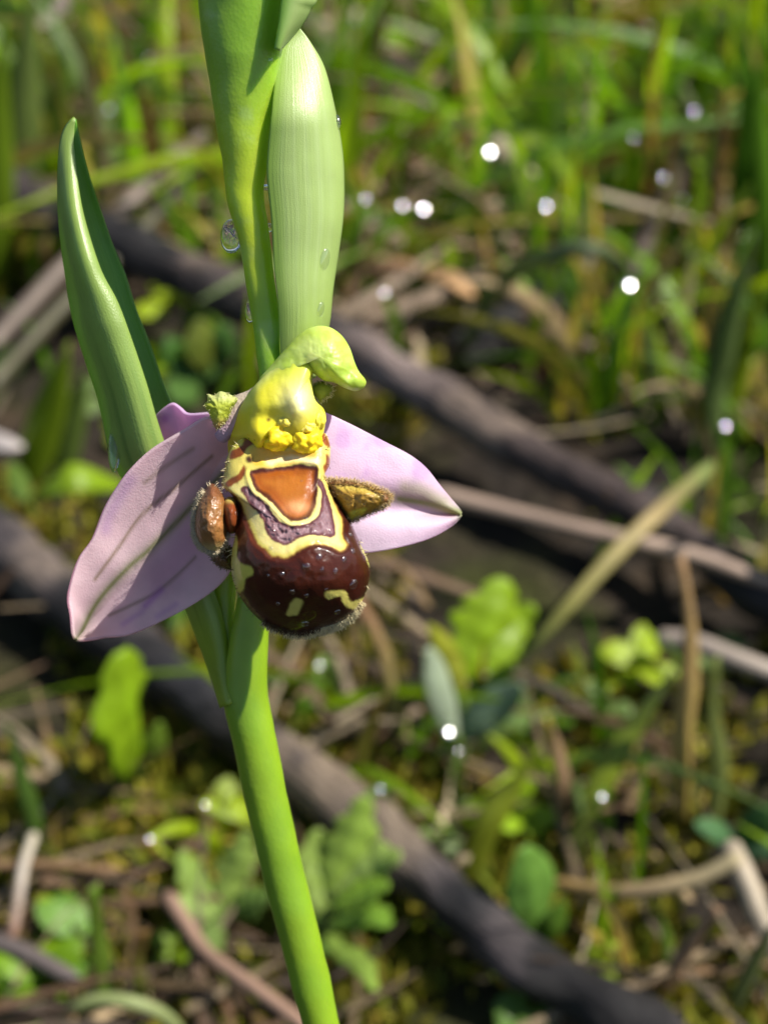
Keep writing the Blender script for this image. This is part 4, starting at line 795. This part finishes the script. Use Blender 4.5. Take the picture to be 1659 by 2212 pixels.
# tall blades added out of view on the right, to dapple the litter with shade
for i in range(230):
    P = rand_blade(rng.uniform(95, 230), rng.uniform(140, 420), rng.uniform(50, 150), .5, 0); P[:, 0] = np.maximum(P[:, 0], P[0, 0] - 12)
    V, f, uv = blade_geo(P, rng.uniform(3, 7) / 2 * taper(8, .06), rng.uniform(-.9, .9), .3, 3); grass.add(V, f, GREENS[rng.integers(6)], uv)
litter = Heap()
def scatter_litter(n, y0, y1, llo, lhi, wlo, whi, zhi):
    x, y = spot(n, y0, y1, 1.2); zz = gh(x, y); infr = near_branch(x, y)
    for i in range(n):
        if infr[i] or (dark(x[i], y[i]) and rng.random() < .93): continue
        L = rng.uniform(llo, lhi); a = rng.uniform(0, math.pi); t = np.linspace(-.5, .5, 6)[:, None]; d = np.array([math.cos(a), math.sin(a), rng.normal(0, .22)]); cv = np.array([-math.sin(a), math.cos(a), rng.normal(0, .5)]) * rng.normal(0, .12) * L
        P = np.array([x[i], y[i], zz[i] + rng.uniform(.5, zhi) + abs(d[2]) * L * .4]) + d * L * t + cv * (4 * t * t)
        V, f, uv = blade_geo(P, rng.uniform(wlo, whi) / 2 * taper(6, .3, .8), rng.uniform(-.8, .8), .35, 3, face=np.array([.1, .3, -.9]))
        litter.add(V, f, TANS[rng.integers(6)] * rng.uniform(.12, .95), uv)
scatter_litter(1000, 110, 300, 10, 48, .5, 1.9, 6)
scatter_litter(900, 300, 700, 18, 80, 1.0, 3.6, 14)
moss = Heap()
x, y = spot(52000, 106, 480, 1.4); dn = fbm(np.column_stack([x, y]) + 77, 1 / 38.); zz = gh(x, y)
ok = (dn > -.05) & ~dark(x, y); x, y, dn, zz = x[ok], y[ok], dn[ok], zz[ok]; n = len(x)
hgt = rng.uniform(2, 5, n) * (.6 + ss(dn, .1, .8)) + y / 200; a = rng.uniform(0, 2 * math.pi, n); wd = rng.uniform(.6, 1.2, n) * (.6 + y / 300)
B0 = np.column_stack([x, y, zz - .6]); dx = np.column_stack([np.cos(a), np.sin(a), 0 * a]); tipv = B0 + np.column_stack([rng.normal(0, .5, n) * hgt, rng.normal(0, .5, n) * hgt, hgt]); mid = (B0 + tipv) / 2
Vm = np.stack([B0, mid + dx * wd[:, None], tipv, mid - dx * wd[:, None]], 1).reshape(-1, 3); mc = np.array([(.16, .17, .012), (.22, .21, .02), (.11, .14, .012), (.26, .20, .03)])[rng.integers(0, 4, n)] * rng.uniform(.7, 1.2, (n, 1))
moss.add(Vm, np.arange(4 * n).reshape(-1, 4), np.repeat(mc, 4, 0))
# small round-leaved seedlings
cover = Heap()
x, y = spot(210, 112, 420, 1.3); dn = fbm(np.column_stack([x, y]) + 200, 1 / 45.); zz = gh(x, y)
for i in range(len(x)):
    if dn[i] < -.1 or dark(x[i], y[i]): continue
    c = GREENS[rng.integers(6)] * rng.uniform(.8, 1.3); s0 = rng.uniform(3, 7) * (1 + y[i] / 500)
    for k in range(rng.integers(4, 8)):
        a = rng.uniform(0, 2 * math.pi); d = np.array([math.cos(a), math.sin(a), rng.uniform(.1, .9)]); t = np.linspace(.15, 1, 7)[:, None]
        P = np.array([x[i], y[i], zz[i] + rng.uniform(0, 5)]) + d * s0 * t - np.array([0, 0, 1]) * s0 * .35 * t ** 2
        V, f, uv = blade_geo(P, s0 * .32 * np.sin(np.pi * np.linspace(.12, .97, 7)) ** .7, rng.normal(0, .3), .3, 3, face=np.array([0, .3, -1.])); cover.add(V, f, c * rng.uniform(.85, 1.15), uv)

# --- dew glinting in the grass: flat beads on bent blades, each turned to the sun
dew = [(232, 235, 1.25), (325, 128, .8), (290, 178, .7), (765, 40, .8), (1255, 237, 1.), (1058, 330, 1.15), (915, 452, .95), (870, 445, .6), (1360, 617, 1.25), (1570, 30, .75), (1645, 420, .9), (970, 1582, 1.1), (445, 1738, .42), (690, 1437, .42), (992, 1622, .35), (822, 1703, .36), (325, 1812, .4), (1566, 922, .6), (1500, 240, .6), (975, 300, .5), (1185, 130, .5), (55, 235, .5), (1180, 445, .6), (1300, 1722, .5)]
dew += [(float(rng.uniform(650, 1640)), float(rng.uniform(20, 640)), float(rng.uniform(.3, .6))) for _ in range(7)] + [(float(rng.uniform(0, 420)), float(rng.uniform(30, 330)), float(rng.uniform(.3, .55))) for _ in range(3)]
for px, py, br in dew:
    h = 14. if py > 1000 else 30.; c = GND(px, py, h); dist = (c - CAM) @ F
    nrm = to_sun - (c - CAM) / np.linalg.norm(c - CAM); nrm /= np.linalg.norm(nrm)
    a = .0027 * dist * br; V, f = drop_mesh(c, nrm, a, a * .20, 1.0, 12)
    tag(obj('dew_drop', V, f, M['dew']), 'small glinting dew drop on a bent grass blade in the blurred turf', 'dew drop', 'dew drops glinting in the turf')
    foot = np.array([c[0] + rng.normal(0, 6), c[1] + rng.uniform(2, 14), 0]); foot[2] = gh(foot[0], foot[1]) - 1
    P = crom(np.vstack([foot, (foot + c) / 2 + [0, 2, h * .25], c - nrm * a * .12, c - nrm * a * .3 + [rng.normal(0, 4), -1, -5]]), 9)
    V, f, uv = blade_geo(P, .0045 * dist * taper(9, .1), 0, .15, 3); grass.add(V, f, GREENS[rng.integers(6)], uv)
tag(grass.build('grass', M['blade']), 'mixed green and yellow grass growing over the ground behind', 'grass', kind='stuff')
tag(litter.build('straw_litter', M['straw']), 'brown and tan dry straw litter over dark soil', 'litter', kind='stuff')
tag(moss.build('moss', M['moss']), 'yellow-green moss patches on dark soil', 'moss', kind='stuff')
tag(cover.build('ground_cover', M['leaf']), 'small round-leaved green seedlings on the soil', 'ground cover', kind='stuff')
